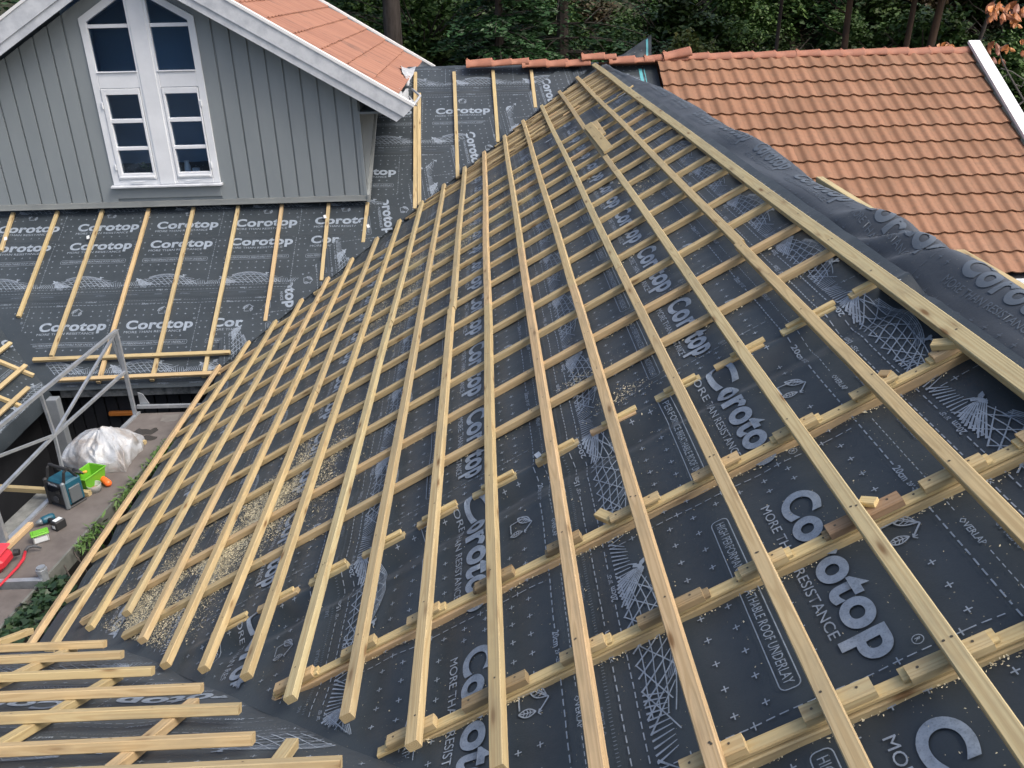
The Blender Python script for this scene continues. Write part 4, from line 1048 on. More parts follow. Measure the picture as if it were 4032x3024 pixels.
# window
FY = HY-.03
b = MB()
def bx(x0, x1, z0, z1, y0=FY, y1=HY+.03, B=None, ch=.004): (B or b).box((x0, y0, z0), (x1, y1, z1), ch=ch)
bx(-4.965, -4.878, 4.236, 6.262); bx(-3.642, -3.555, 4.236, 6.262); bx(-4.378, -4.112, 4.236, 6.62, FY-.004); bx(-4.345, -4.145, 4.237, 6.62, FY-.014, FY)
bx(-4.877, -4.379, 5.456, 5.640); bx(-4.111, -3.643, 5.456, 5.640); bx(-4.877, -4.379, 4.236, 4.30); bx(-4.111, -3.643, 4.236, 4.30)
bx(-4.877, -4.379, 6.162, 6.206, FY+.012); bx(-4.111, -3.643, 6.162, 6.206, FY+.012)
for sx in (1, -1):
    ang = math.atan(.588); T = Matrix.Translation((HX+sx*.705, 0, 6.279)) @ Matrix.Rotation(sx*ang+(math.pi if sx > 0 else 0), 4, 'Y')
    pts = [(HX+sx*.705, 6.279), (HX, 6.695), (HX, 6.60), (HX+sx*.705, 6.185)]
    b.prism([(x, FY-.002, z) for x, z in pts], (0, .058, 0))
    # drip ledges
for x0, x1 in ((-4.875, -4.372), (-4.12, -3.635)): bx(x0, x1, 5.641, 5.656, FY-.02, HY)
wf = part(b, 'window', [M['white']], gh)
def sub(mb, name, mats, par, sm=False):
    o = mb.obj(name, mats, None, sm); o.parent = par; o.matrix_parent_inverse = Matrix.Translation(_rw[gh.name]).inverted() @ Matrix.Identity(4); return o
def subpart(mb, name, mats, par, rt, sm=False):
    o = mb.obj(name, mats, None, sm); o.parent = par
    o.matrix_parent_inverse = Matrix.Translation(root_world(rt)).inverted() @ Matrix.Translation(root_world(rt)); return o
for sx0, sx1, px0, px1 in ((-4.872, -4.384, -4.820, -4.416), (-4.106, -3.648, -4.076, -3.667)):
    q = MB(); y0 = FY-.012
    bx(sx0, px0, 4.305, 5.450, y0, HY+.02, q); bx(px1, sx1, 4.305, 5.450, y0, HY+.02, q); bx(px0, px1, 5.377, 5.450, y0, HY+.02, q); bx(px0, px1, 4.305, 4.384, y0, HY+.02, q)
    for za, zb in ((5.028, 5.078), (4.684, 4.727)): bx(px0, px1, za, zb, y0+.006, HY+.02, q)
    bx(sx0+.02, sx1-.02, 4.325, 4.35, y0-.014, y0, q)
    subpart(q, 'sash', [M['white']], wf, gh)
    for za, zb in ((5.078, 5.377), (4.727, 5.028), (4.384, 4.684)):
        q = MB(); q.box((px0-.002, HY+.006, za-.002), (px1+.002, HY+.010, zb+.002)); subpart(q, 'pane', [None], wf, gh)
    for za, zb in ((5.656, 6.162),):
        q = MB(); q.box((sx0-.004, HY+.006, za-.01), (sx1+.004, HY+.010, zb+.002)); subpart(q, 'pane', [None], wf, gh)
    q = MB(); xo = sx0 if sx0 < HX-.3 else sx1; xi = sx1 if sx0 < HX-.3 else sx0; sg = 1 if xo < xi else -1
    pts = [(xo-.004*sg, 6.206), (xi+.0*sg, 6.206), (xi, 6.185+.588*(abs(xo-xi)+.03)-.01), (xo-.004*sg, 6.218)]
    q.prism([(x, HY+.006, z) for x, z in pts], (0, .004, 0)); subpart(q, 'pane', [None], wf, gh)
q = MB(); q.prism([(-4.99, HY-.085, 4.205), (-4.99, HY-.085, 4.222), (-4.99, HY, 4.238), (-4.99, HY, 4.205)], (1.46, 0, 0)); subpart(q, 'sill', [M['white_old']], wf, gh)
for x, z in ((-4.886, 5.25), (-4.886, 4.47), (-3.636, 5.25), (-3.636, 4.47)):
    q = MB(); q.box((x-.010, FY-.022, z-.04), (x+.010, FY-.001, z+.04), ch=.004); subpart(q, 'hinge', [M['white']], wf, gh)
for x in (-4.62, -3.90):
    q = MB(); q.tube([(x-.10, FY-.02, 4.275), (x+.08, FY-.02, 4.28)], .006, 6); subpart(q, 'window_stay', [M['white']], wf, gh)
# glass: see-through with a sheen, a room behind whose blue walls imitate the navy reflection
gm = bpy.data.materials.new('window_glass'); gm.use_nodes = True; gt = gm.node_tree; gt.nodes.clear()
go = gt.nodes.new('ShaderNodeOutputMaterial'); gx = gt.nodes.new('ShaderNodeMixShader'); gtr = gt.nodes.new('ShaderNodeBsdfTransparent'); ggl = gt.nodes.new('ShaderNodeBsdfGlossy'); gf = gt.nodes.new('ShaderNodeFresnel')
gf.inputs[0].default_value = 1.6; gtr.inputs[0].default_value = (.80, .88, .95, 1); ggl.inputs['Roughness'].default_value = .04; ggl.inputs['Color'].default_value = (.8, .9, 1, 1)
gt.links.new(gf.outputs[0], gx.inputs[0]); gt.links.new(gtr.outputs[0], gx.inputs[1]); gt.links.new(ggl.outputs[0], gx.inputs[2]); gt.links.new(gx.outputs[0], go.inputs[0])
for ch in wf.children:
    if ch.name.startswith('pane'): ch.data.materials.clear(); ch.data.materials.append(gm)
b = MB(); x0, x1, y0, y1, z0, z1 = -5.2, -3.3, HY+.051, HY+.9, 4.1, 6.75
b.add([(x0, y0, z0), (x1, y0, z0), (x1, y1, z0), (x0, y1, z0), (x0, y0, z1), (x1, y0, z1), (x1, y1, z1), (x0, y1, z1)], [(0, 1, 2, 3), (2, 3, 7, 6), (0, 3, 7, 4), (1, 2, 6, 5), (4, 5, 6, 7)])
b.box((-4.95, HY+.06, 4.2), (-3.6, HY+.30, 4.24)); part(b, 'interior', [M['room']], gh)
# roof
for sx in (1, -1):
    s_dir = np.array([-sx*math.cos(math.atan(.5956)), 0, math.sin(math.atan(.5956))]); n_dir = np.array([sx*math.sin(math.atan(.5956)), 0, math.cos(math.atan(.5956))])
    e_dir = np.array([0, 1., 0]) if sx > 0 else np.array([0, -1., 0])
    xe_ = HX+sx*3.13; O = np.array([xe_, 0, zroof(xe_)])-n_dir*.03
    cr = [-.02+.3665*k for k in range(10)]
    yr = (11.42, 16.66)
    rr_ = yr if sx > 0 else (-yr[1], -yr[0])
    me = tile_field(O, e_dir, s_dir, n_dir, cr, .205, rr_, lambda x, v, rr_=rr_: rr_[0] < x < rr_[1] and v < 3.62, A=.026, step=.022, pitch=.3665)
    me.materials.append(M['tile2']); o = link('roof_tiles', me); part(o, '', None, gh)
    b = MB()
    a0 = np.array([HX, 0, zroof(HX)])-n_dir*.05; a1 = np.array([xe_-sx*.02, 0, zroof(xe_)])-n_dir*.05
    b.prism([(a0[0], 11.38, a0[2]), (a1[0], 11.38, a1[2]), (a1[0]-n_dir[0]*.09, 11.38, a1[2]-n_dir[2]*.09), (a0[0], 11.38, a0[2]-.10)], (0, 5.36, 0)); part(b, 'roof_slab', [M['white_old']], gh)
    for fy0, fy1 in ((11.345, 11.372), (16.74, 16.77)):
        b = MB(); f = lambda x, dz: (HX+sx*(x-HX), dz)
        E = lambda xx, zz, y: (HX+sx*(xx-HX), y, zz)
        lowA, midA, topA = 6.84, 6.964, 7.17
        b.prism([E(HX, lowA, fy0), E(-1.13, 4.996, fy0), E(-1.03, 5.072, fy0), E(HX, midA+.0, fy0)], (0, fy1-fy0, 0)); part(b, 'rake_board', [M['white_old']], gh)
        b = MB(); y_ = fy0-.018 if fy0 < 12 else fy1+.001
        b.prism([E(HX, midA-.02, y_), E(-1.035, 5.055, y_), E(-.906, 5.174, y_), E(HX, topA, y_)], (0, .017, 0)); part(b, 'rake_board', [M['white_old']], gh)
        b = MB(); ya, yb = (fy0-.03, fy0+.075) if fy0 < 12 else (fy1-.075, fy1+.03)
        b.prism([E(HX, topA+.001, ya), E(-.90, 5.172, ya), E(-.885, 5.205, ya), E(HX, topA+.035, ya)], (0, yb-ya, 0)); part(b, 'rake_cap', [M['white_metal']], gh)
b = MB(); b.box((-1.14, 11.4, 5.02), (-1.11, 13.2, 5.20)); part(b, 'fascia_board', [M['white_old']], gh)
# ragged felt at the foot of the gable roof
def rag(P0, P1, P2, P3, lab, mt, nm='felt_scrap', amp=.03, drop=.0):
    sh = Sheet(); P0, P1, P2, P3 = (np.array(p, float) for p in (P0, P1, P2, P3))
    def f(u, v):
        u = u[:, None]; v = v[:, None]; P = P0*(1-u)*(1-v)+P1*u*(1-v)+P2*u*v+P3*(1-u)*v
        P = P+np.stack([vn(u[:, 0]*4+1, v[:, 0]*4), vn(u[:, 0]*5+7, v[:, 0]*3), 1.4*vn(u[:, 0]*3+2, v[:, 0]*6)], -1)*amp; return P
    sh.grid(f, np.linspace(0, 1, 14), np.linspace(0, 1, 14)); o = sh.obj(nm, [mt]); tag(o, lab, 'roofing felt'); return o
rag((-1.30, 14.15, 5.43), (-1.06, 14.20, 5.40), (-1.10, 13.1, 5.22), (-1.17, 13.35, 5.34), 'torn white felt scrap at the foot of the gable roof', M['felt'], amp=.04)
rag((-1.16, 12.3, 5.29), (-1.0, 12.3, 5.12), (-1.02, 11.62, 5.08), (-1.16, 11.62, 5.27), 'strip of pale felt sticking out under the lowest red tiles', M['felt'], amp=.05)
b = MB(); b.tube([(-1.05, 13.1, 5.2), (-.90, 12.6, 5.16), (-.97, 12.3, 5.08), (-1.0, 12.0, 5.1)], .018, 6); b.tube([(-1.08, 12.9, 5.12), (-.95, 12.45, 5.05)], .014, 5)
tag(b.obj('felt_twist', [M['felt']], sm=True), 'twisted white felt strands hanging by the gable roof foot', 'roofing felt')
# things behind the panes
b = MB(); b.lathe([(.03, 4.24), (.04, 4.30), (.042, 4.42), (.03, 4.47), (.036, 4.50)], 12, Matrix.Translation((-4.02, HY+.16, 0))); j = b.obj('jug', [M['white']], sm=True); tag(j, 'slim white jug inside the lowest right window pane', 'jug')
b = MB(); b.lathe([(.05, 4.24), (.055, 4.27), (.05, 4.40)], 12, Matrix.Translation((-3.91, HY+.16, 0))); j = b.obj('candle', [M['white']], sm=True); tag(j, 'squat white pot standing beside the jug inside the window', 'pot')
pl = root('house_plant', (-4.56, HY+.2, 4.24), 'leafy houseplant inside the lowest left window pane', 'plant')
b = MB(); b.lathe([(.04, 4.24), (.055, 4.33), (.05, 4.33)], 10, Matrix.Translation((-4.56, HY+.2, 0))); part(b, 'pot', [M['dark_grey']], pl)
b = MB(); rp = random.Random(2)
for k in range(26):
    a = rp.uniform(0, 6.3); L = rp.uniform(.1, .2); z = 4.34; p0 = Vector((-4.56, HY+.2, z)); p1 = p0+Vector((math.cos(a)*L*.6, math.sin(a)*L*.4, L*.7)); p2 = p0+Vector((math.cos(a)*L, math.sin(a)*L*.5, L*.55)); w = Vector((-math.sin(a), math.cos(a), 0))*.015
    b.add([p0, p1-w, p2, p1+w], [(0, 1, 2, 3)])
part(b, 'leaves', [mat('plant_leaf', (.06, .12, .05), .5)], pl)

# ================================================================== WALLS BELOW THE EAVES
def wall_thing(lab, boxes, mt, name='wall', boards=None):
    b = MB()
    for a, c in boxes: b.box(a, c)
    o = b.obj(name, [mt]); tag(o, lab, 'wall', None, 'thing'); return o
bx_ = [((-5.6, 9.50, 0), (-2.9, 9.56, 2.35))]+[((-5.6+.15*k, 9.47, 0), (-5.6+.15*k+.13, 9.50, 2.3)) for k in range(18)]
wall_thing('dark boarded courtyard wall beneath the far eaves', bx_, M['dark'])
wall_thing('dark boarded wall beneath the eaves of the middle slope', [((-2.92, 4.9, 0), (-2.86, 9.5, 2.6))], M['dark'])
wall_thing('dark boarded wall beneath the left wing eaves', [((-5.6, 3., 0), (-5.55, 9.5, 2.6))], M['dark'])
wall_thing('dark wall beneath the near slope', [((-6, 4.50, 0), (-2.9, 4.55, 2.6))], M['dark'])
b = MB(); b.box((-5.12, 9.30, 2.235), (-3.1, 9.36, 2.32), ch=.005); b.box((-5.12, 9.30, 2.325), (-3.1, 9.42, 2.36))
tag(b.obj('eaves_beam', [noisy('peeling_white_beam', (.30, .31, .30), (.10, .11, .11), 12., .8, lo=.4, hi=.65)]), 'weathered whitish beam beneath the far eaves', 'beam')
b = MB(); b.box((-5.065, 8.86, 0), (-4.945, 8.97, 2.42), ch=.006); tag(b.obj('column', [noisy('grey_post', (.21, .235, .255), (.17, .19, .21), 5.)]), 'square grey column in the dark courtyard beyond the plastic bag', 'column')
b = MB(); b.box((-4.66, 9.38, 1.93), (-4.33, 9.43, 1.985), ch=.008); tag(b.obj('orange_spirit_level', [mat('dull_orange', (.45, .16, .03), .5)]), 'orange bar hanging in the shade beneath the far eaves', 'spirit level')

# ================================================================== SCAFFOLD PLATFORM
PZ = 2.35; pd = Vector((.107, 1, 0)).normalized(); pn = Vector((pd.y, -pd.x, 0)); R0 = Vector((-3.446, 7.352, PZ))
def PL(s, y, z=0.): # s: across from the right edge (negative = left); y world
    t = (y-R0.y-pn.y*s)/pd.y; return R0+pn*s+pd*t+Vector((0, 0, z))
def slab(B, s0, s1, y0, y1, z0, z1, mi=0):
    B.prism([PL(s0, y0, z0), PL(s1, y0, z0), PL(s1, y1, z0), PL(s0, y1, z0)], (0, 0, z1-z0), mi)
M['deck'] = noisy('brown_scaffold_board', (.088, .076, .070), (.18, .163, .15), 3., .85, .25, .006, lo=.3, hi=.75, det=8.)
def deck_thing(y0, y1, lab):
    e = root('scaffold_platform', tuple(PL(-.3, y0)), lab, 'platform')
    b = MB(); slab(b, -.60, -.02, y0+.01, y1-.01, -.02, 0.); part(b, 'deck', [M['deck']], e)
    b = MB(); slab(b, -.019, .0, y0, y1, -.13, .012); part(b, 'edge_beam', [noisy('mossy_edge', (.105, .115, .10), (.17, .175, .16), 6., .8)], e)
    b = MB(); slab(b, -.635, -.601, y0, y1, -.10, .02); slab(b, -.69, -.655, y0, y1, -.14, -.02); part(b, 'edge_beam', [M['galv']], e)
    b = MB(); slab(b, -.635, .0, y0-.045, y0, -.06, .025); part(b, 'end_beam', [M['galv']], e)
    return e
deck_thing(5.66, 8.60, 'brown scaffold platform with tools, beside the eaves of the middle slope')
deck_thing(3.4, 5.56, 'nearer empty scaffold platform bay at the left edge of the photo')
b = MB(); slab(b, -.90, -.74, 5.6, 7.95, -.12, -.07); tag(b.obj('ledge_plank', [noisy('lichen_plank', (.23, .235, .215), (.12, .125, .115), 11., .9, .3, .01)]), 'pale lichen-covered plank along the left side of the scaffold platform', 'plank')
# wet patches and grey patch lie on the deck as stains
def stain(pts, mt, lab, nm, dz=.0015):
    b = MB(); n = len(pts); b.add([tuple(Vector((p[0], p[1], PZ+dz))) for p in pts]+[(p[0], p[1], PZ+dz-.001) for p in pts], [tuple(range(n))]+[(i, (i+1) % n, n+(i+1) % n, n+i) for i in range(n)]); o = b.obj(nm, [mt]); tag(o, lab, 'patch'); return o
M['wet'] = mat('wet_dark_patch', (.045, .04, .035), .15); M['cement'] = noisy('cement_patch', (.17, .16, .145), (.13, .12, .11), 12.)
def blob(px, jag=.25, sd=1):
    rg = random.Random(sd); P = [zp(0, 2, x, y, PZ) for x, y in px]; out = []
    for i in range(len(P)):
        a, c = P[i], P[(i+1) % len(P)]
        for t in (0, .33, .66):
            q = a*(1-t)+c*t; out.append((q[0]+rg.uniform(-1, 1)*.008, q[1]+rg.uniform(-1, 1)*.012))
    return out
stain(blob([(1140, 420), (1200, 385), (1300, 392), (1362, 375), (1365, 405), (1310, 436), (1200, 436)]), M['wet'], 'dark wet patch on the platform beyond the plastic bag, farther one', 'wet_patch')
stain(blob([(1185, 475), (1260, 440), (1362, 455), (1340, 478), (1280, 492)], sd=2), M['wet'], 'dark wet patch on the platform beside the timber stub, nearer one', 'wet_patch')
stain(blob([(1385, 325), (1410, 268), (1550, 262), (1530, 315), (1440, 330)], sd=3), M['cement'], 'pale grey square patch at the far end of the platform', 'cement_patch')
# guard rail
gr = root('guard_rail', (-3.947, 8.527, PZ), 'galvanised steel guard rail frame along the scaffold platform', 'guard rail')
Np = (-4.094, 7.156, 2.866)
def tubep(nm, pts, r=.021, sq=True):
    b = MB(); b.tube(pts, r*.98 if sq else r, 4 if sq else 8, sq=sq); part(b, nm, [M['galv']], gr)
tubep('post', [(-3.947, 8.53, 2.34), (-3.947, 8.527, 3.36)], .026); tubep('post', [(-4.0, 8.50, 3.34), (-3.965, 8.545, 2.86)], .018); tubep('post', [(-4.10, 7.13, 3.31), Np, (-4.105, 7.14, 2.34)], .018)
tubep('top_rail', [(-3.947, 8.54, 3.352), (-4.161, 6.528, 3.30), (-4.40, 4.3, 3.25)], .022); tubep('middle_rail', [(-3.945, 8.549, 2.886), Np, (-4.185, 6.306, 2.80), (-4.4, 4.3, 2.72)], .020)
tubep('brace', [(-3.955, 8.50, 3.33), Np], .017); tubep('brace', [Np, (-4.172, 6.425, 3.068), (-4.25, 5.69, 3.27)], .017)
tubep('end_rail', [(-3.95, 8.62, 2.42), (-3.15, 8.62, 2.41)], .026)
b = MB(); b.prism([(-3.92, 8.64, 2.44), (-3.82, 8.64, 2.44), (-3.87, 8.64, 2.56), (-3.92, 8.64, 2.58)], (0, .012, 0)); part(b, 'bracket', [M['galv']], gr)
b = MB(); b.box((-4.27, 6.16, 1.9), (-4.17, 6.20, 2.68)); part(b, 'upright_plank', [M['galv']], gr)
# steel socket near the gap between the platform bays
b = MB(); b.tube([(-3.63, 5.66, 2.30), (-3.64, 5.67, 2.47)], [.034, .034], 10); b.tube([(-3.64, 5.67, 2.42), (-3.64, 5.67, 2.45)], [.042, .042], 10); tag(b.obj('post_socket', [M['galv']], sm=False), 'short galvanised tube standing where two platform bays meet', 'steel tube')
# timbers on the platform
def tim(p, q, w, h, lab, mt='wood', z=None):
    bar('timber', p, q, (0, 0, 1), w, h, lab, 'timber', mt=mt)
tim((-5.0, 7.115, PZ+.05), (-3.775, 6.90, PZ+.05), .05, .048, 'long timber lying across the platform behind the site radio')
tim(tuple(PL(-.56, 5.2, .045)), tuple(PL(-.545, 6.43, .045)), .05, .043, 'timber lying along the left edge of the platform near the drill')
tim((-3.86, 7.915, PZ+.04), (-3.605, 7.875, PZ+.04), .05, .038, 'timber stub sticking out from under the plastic bag')

# ---- plastic bag
def bag():
    sh = Sheet(); base = np.array([[-4.30, 7.50], [-4.08, 7.36], [-3.86, 7.28], [-3.60, 7.30], [-3.62, 7.50], [-3.56, 7.75], [-3.64, 7.98], [-3.9, 8.08], [-4.2, 8.05], [-4.33, 7.80]])
    import itertools
    n = len(base)
    def f(t, s_):
        k = t*n; i = np.floor(k).astype(int) % n; fr = k-np.floor(k); a = base[i]; c = base[(i+1) % n]
        p = a*(1-fr)[:, None]+c*fr[:, None]; cen = np.array([-3.93, 7.66]); h = np.power(np.clip(s_, 0, 1), .62)
        q = cen+(p-cen)*(1-.93*np.power(np.clip(s_, 0, 1), 1.7))[:, None]
        an = t*2*np.pi; cx, sy = np.cos(an), np.sin(an)
        fold = np.abs(vn(cx*2.2+5+s_*2., sy*2.2+s_*1.6))*-.17+np.abs(vn(cx*4.5+3, sy*4.5+s_*4.1))*-.06+.012*vn(cx*11, sy*11+s_*7)
        z = PZ+.004+.295*h*(1+.35*vn(cx*1.2+9, sy*1.2))+fold*.9*np.sin(np.pi*np.clip(s_*.9+.1, 0, 1))*.9
        rr_ = 1+fold*1.1*(1-s_)
        x = cen[0]+(q[:, 0]-cen[0])*rr_+.03*vn(s_*6+an, an*2); y = cen[1]+(q[:, 1]-cen[1])*rr_
        return np.stack([x, y, np.maximum(z, PZ+.003)], -1)
    sh.grid(f, np.linspace(0, 1, 150), np.linspace(0, 1, 56))
    m = mat('milky_plastic_film', (.60, .63, .66), .28, spec=.7); t = NT(m); tc = t.n('TexCoord').outputs['Object']
    n1 = t.n('TexNoise', {'Vector': tc, 'Scale': 4.5, 'Detail': 4., 'Distortion': 1.2}).outputs[0]
    n2 = t.n('TexNoise', {'Vector': tc, 'Scale': 15., 'Detail': 4., 'Distortion': 2.2}).outputs[0]
    c = t.mix(t.ramp(n1, [(.36, g3(1)), (.58, g3(0))]), (.46, .49, .52), (.30, .28, .26)); t.l(c, t.b.inputs['Base Color']); t.bump(n2, .4, .02)
    t.b.inputs['Alpha'].default_value = .88
    o = sh.obj('plastic_bag', [m]); tag(o, 'large crumpled milky plastic bag of rubbish on the scaffold platform', 'plastic bag')
bag()
# ---- site radio
rd_ = root('site_radio', (-3.96, 6.78, PZ), 'teal and black site radio with carrying handle on the platform', 'radio')
Tr = frame((-4.10, 6.79, PZ), (.24, -.125, 0)); RW, RD, RH = .262, .20, .275
def rp_(name, mb, mt, par=None):
    o = mb.obj(name, [mt]); 
    if par is None: o.parent = rd_; o.matrix_parent_inverse = Matrix.Translation(root_world(rd_)).inverted()
    else: o.parent = par
    return o
b = MB(); b.box((.012, .02, .018), (RW-.012, RD, RH-.01), T=Tr, ch=.018); body = rp_('body', b, M['teal'])
b = MB(); b.box((.03, -.004, .03), (RW-.03, .022, RH-.03), T=Tr, ch=.008); rp_('front_panel', b, M['black'])
b = MB(); b.box((.05, -.010, .155), (RW-.05, -.0041, .225), T=Tr, ch=.003); rp_('display', b, mat('dark_display', (.012, .014, .018), .15))
b = MB(); b.lathe([(.034, 0), (.036, .008), (.014, .010)], 20, Tr @ Matrix.Translation((RW/2, -.0042, .085)) @ Matrix.Rotation(R(90), 4, 'X')); rp_('speaker', b, M['dark_grey'])
for x in (.0, RW-.036):
    b = MB(); b.box((x, -.012, .0), (x+.036, .03, RH), T=Tr, ch=.012); rp_('bumper', b, M['silver'] if x > .1 else M['black'])
b = MB(); b.box((.0, .0, 0), (RW, RD, .02), T=Tr, ch=.009); rp_('base', b, M['black'])
b = MB(); b.box((RW-.014, .045, .045), (RW+.004, RD-.04, .20), T=Tr, ch=.006); rp_('side_vent', b, mat('grey_vent', (.10, .115, .125), .5))
b = MB()
for x in (.022, RW-.03): b.tube([Tr @ Vector((x, .03, RH-.03)), Tr @ Vector((x, .06, RH+.08)), Tr @ Vector((x, .10, RH+.10))], [.015, .014, .014], 6); b.tube([Tr @ Vector((x, .10, RH+.10)), Tr @ Vector((x, RD-.03, RH-.02))], .012, 6)
b.tube([Tr @ Vector((.015, .085, RH+.10)), Tr @ Vector((RW-.02, .085, RH+.10))], .015, 8); rp_('handle', b, M['black'])
V, T_ = text2d('Makita', .03, 2); lo = V.min(0); hi = V.max(0)
b = MB(); b.add([tuple(Tr @ Vector((.075+(x-lo[0])/(hi[0]-lo[0])*.11, -.0055, .240-.012+(y-lo[1])/(hi[1]-lo[1])*.026))) for x, y in V], T_); me = b.mesh('brand_lettering', [M['label']]); o = link('brand_lettering', me); o.parent = rd_; o.matrix_parent_inverse = Matrix.Translation(root_world(rd_)).inverted()
# ---- impact driver
dr = root('cordless_drill', (-3.95, 6.45, PZ), 'teal cordless impact driver with black battery lying on the platform', 'drill')
b = MB(); b.tube([(-4.035, 6.40, PZ+.045), (-4.015, 6.42, PZ+.045), (-4.0, 6.435, PZ+.045)], [.012, .024, .030], 12); part(b, 'chuck', [M['silver']], dr, True)
b = MB(); b.tube([(-4.0, 6.435, PZ+.045), (-3.985, 6.452, PZ+.045), (-3.94, 6.50, PZ+.045), (-3.925, 6.515, PZ+.045)], [.032, .036, .036, .026], 14); part(b, 'body', [M['teal']], dr, True)
b = MB(); b.tube([(-3.965, 6.465, PZ+.045), (-3.90, 6.44, PZ+.044), (-3.845, 6.415, PZ+.042)], [.022, .018, .026], 8); part(b, 'grip', [M['black']], dr, True)
Tb = frame((-3.865, 6.40, PZ+.003), (.09, -.05, 0)); b = MB(); b.box((0, -.045, 0), (.075, .055, .085), T=Tb, ch=.008); bt = part(b, 'battery', [M['black']], dr)
b = MB(); b.box((.012, -.03, .086), (.058, .04, .088), T=Tb); b.box((.02, -.0475, .02), (.055, -.0455, .05), T=Tb); part(b, 'battery_label', [M['label']], dr)
# ---- green tub with tools
def open_box(T, a, b_, a2, b2, h, th=.006):
    m = MB(); r = [(-a2, -b2, 0), (a2, -b2, 0), (a2, b2, 0), (-a2, b2, 0)]; t = [(-a, -b_, h), (a, -b_, h), (a, b_, h), (-a, b_, h)]
    ri = [(x*(1-th/a2), y*(1-th/b2), th) for x, y, z in r]; ti = [(x*(1-th/a), y*(1-th/b_), h) for x, y, z in t]
    vs = [tuple(T @ Vector(p)) for p in r+t+ri+ti]; fs = [(3, 2, 1, 0), (8, 9, 10, 11)]
    for i in range(4):
        j = (i+1) % 4; fs += [(i, j, 4+j, 4+i), (8+j, 8+i, 12+i, 12+j), (4+i, 4+j, 12+j, 12+i)]
    m.add(vs, fs); return m
gt_ = root('green_tub', (-3.85, 7.09, PZ), 'bright green plastic tub holding hand tools on the platform', 'tub')
Tg = frame((-3.85, 7.085, PZ+.002), (.95, -.32, 0)) 
b = open_box(Tg, .092, .135, .075, .11, .15); part(b, 'body', [M['green']], gt_)
b = MB()
rim = [(-.095, -.138), (.095, -.138), (.095, .138), (-.095, .138), (-.095, -.138)]
b.tube([Tg @ Vector((x, y, .15)) for x, y in rim], .008, 6); part(b, 'rim', [M['green']], gt_)
b = MB(); b.tube([(-3.93, 7.09, PZ+.13), (-3.84, 7.06, PZ+.17)], .012, 8); tag(b.obj('yellow_tool_handle', [M['yellow']], sm=True), 'yellow tool handle sticking out of the green tub', 'hand tool')
b = MB(); b.tube([(-3.98, 7.10, PZ+.17), (-3.93, 7.085, PZ+.165), (-3.87, 7.06, PZ+.15)], [.02, .016, .010], 8); b.tube([(-3.97, 7.06, PZ+.175), (-3.90, 7.055, PZ+.16)], .012, 6); tag(b.obj('black_pliers', [M['black']], sm=True), 'black pliers lying across the rim of the green tub', 'hand tool')
b = MB(); b.lathe([(.055, 0), (.066, .07), (.064, .075), (.060, .07), (.050, .006)], 20, Matrix.Translation((-3.765, 6.985, PZ+.002))); o = b.obj('clear_tub', [M['clear']], sm=True); tag(o, 'small milky clear tub of screws beside the green tub', 'tub')
b = MB(); b.lathe([(.04, .03), (.042, .034), (.02, .036)], 16, Matrix.Translation((-3.765, 6.985, PZ))); o = b.obj('screws_heap', [M['wood_brown']]); tag(o, 'heap of brown screws inside the small clear tub', 'screws')
b = MB(); b.tube([(-3.80, 7.19, PZ+.035), (-3.785, 7.175, PZ+.035), (-3.665, 7.06, PZ+.033), (-3.65, 7.045, PZ+.033)], [.020, .030, .033, .022], 12); tag(b.obj('orange_tube', [M['orange']], sm=True), 'orange plastic cylinder lying right of the green tub', 'plastic tube')
# ---- small box with green lid
lb = root('lidded_box', (-3.91, 6.21, PZ), 'small clear box with a bright green lid on the platform', 'box')
Tl = frame((-3.905, 6.205, PZ+.002), (.12, .075, 0)); b = MB(); b.box((-.062, -.04, 0), (.062, .04, .07), T=Tl, ch=.006); part(b, 'box', [M['clear']], lb)
b = MB(); b.box((-.070, -.048, .0705), (.070, .048, .088), T=Tl, ch=.006); b.box((-.05, -.03, .0885), (.05, .03, .094), T=Tl, ch=.003); part(b, 'lid', [M['green']], lb)
b = MB(); b.box((-.05, -.0425, .012), (.05, -.0405, .055), T=Tl); part(b, 'paper_label', [M['label']], lb)
# ---- red tool case and pry bar
rc = root('red_tool_case', (-4.09, 5.84, PZ), 'rounded red plastic case cut off by the left edge of the photo', 'tool case')
b = MB(); b.box((-4.20, 5.72, PZ+.002), (-3.985, 5.96, PZ+.15), ch=.05); part(b, 'body', [M['red']], rc)
b = MB(); b.box((-4.19, 5.71, PZ+.151), (-4.0, 5.95, PZ+.17), ch=.008); part(b, 'lid', [mat('red_plastic_bright', (.72, .05, .07), .35)], rc)
b = MB(); b.tube([(-3.985, 5.93, PZ+.08), (-3.945, 5.94, PZ+.08)], [.03, .026], 10); part(b, 'knob', [M['black']], rc)
pb = root('pry_bar', (-3.9, 5.8, PZ), 'red pry bar with a dark claw beside the red case', 'pry bar')
b = MB(); pts = [(-3.95, 5.40, PZ+.03), (-3.925, 5.62, PZ+.03), (-3.905, 5.80, PZ+.03), (-3.905, 5.90, PZ+.035), (-3.925, 5.98, PZ+.05)]; b.tube(pts, [.010, .010, .011, .013, .013], 8); part(b, 'shaft', [M['red']], pb, True)
b = MB(); b.tube([(-3.928, 5.985, PZ+.05), (-3.92, 6.03, PZ+.06), (-3.88, 6.05, PZ+.055), (-3.83, 6.055, PZ+.03)], [.014, .015, .013, .006], 8); part(b, 'claw', [M['dark_grey']], pb, True)

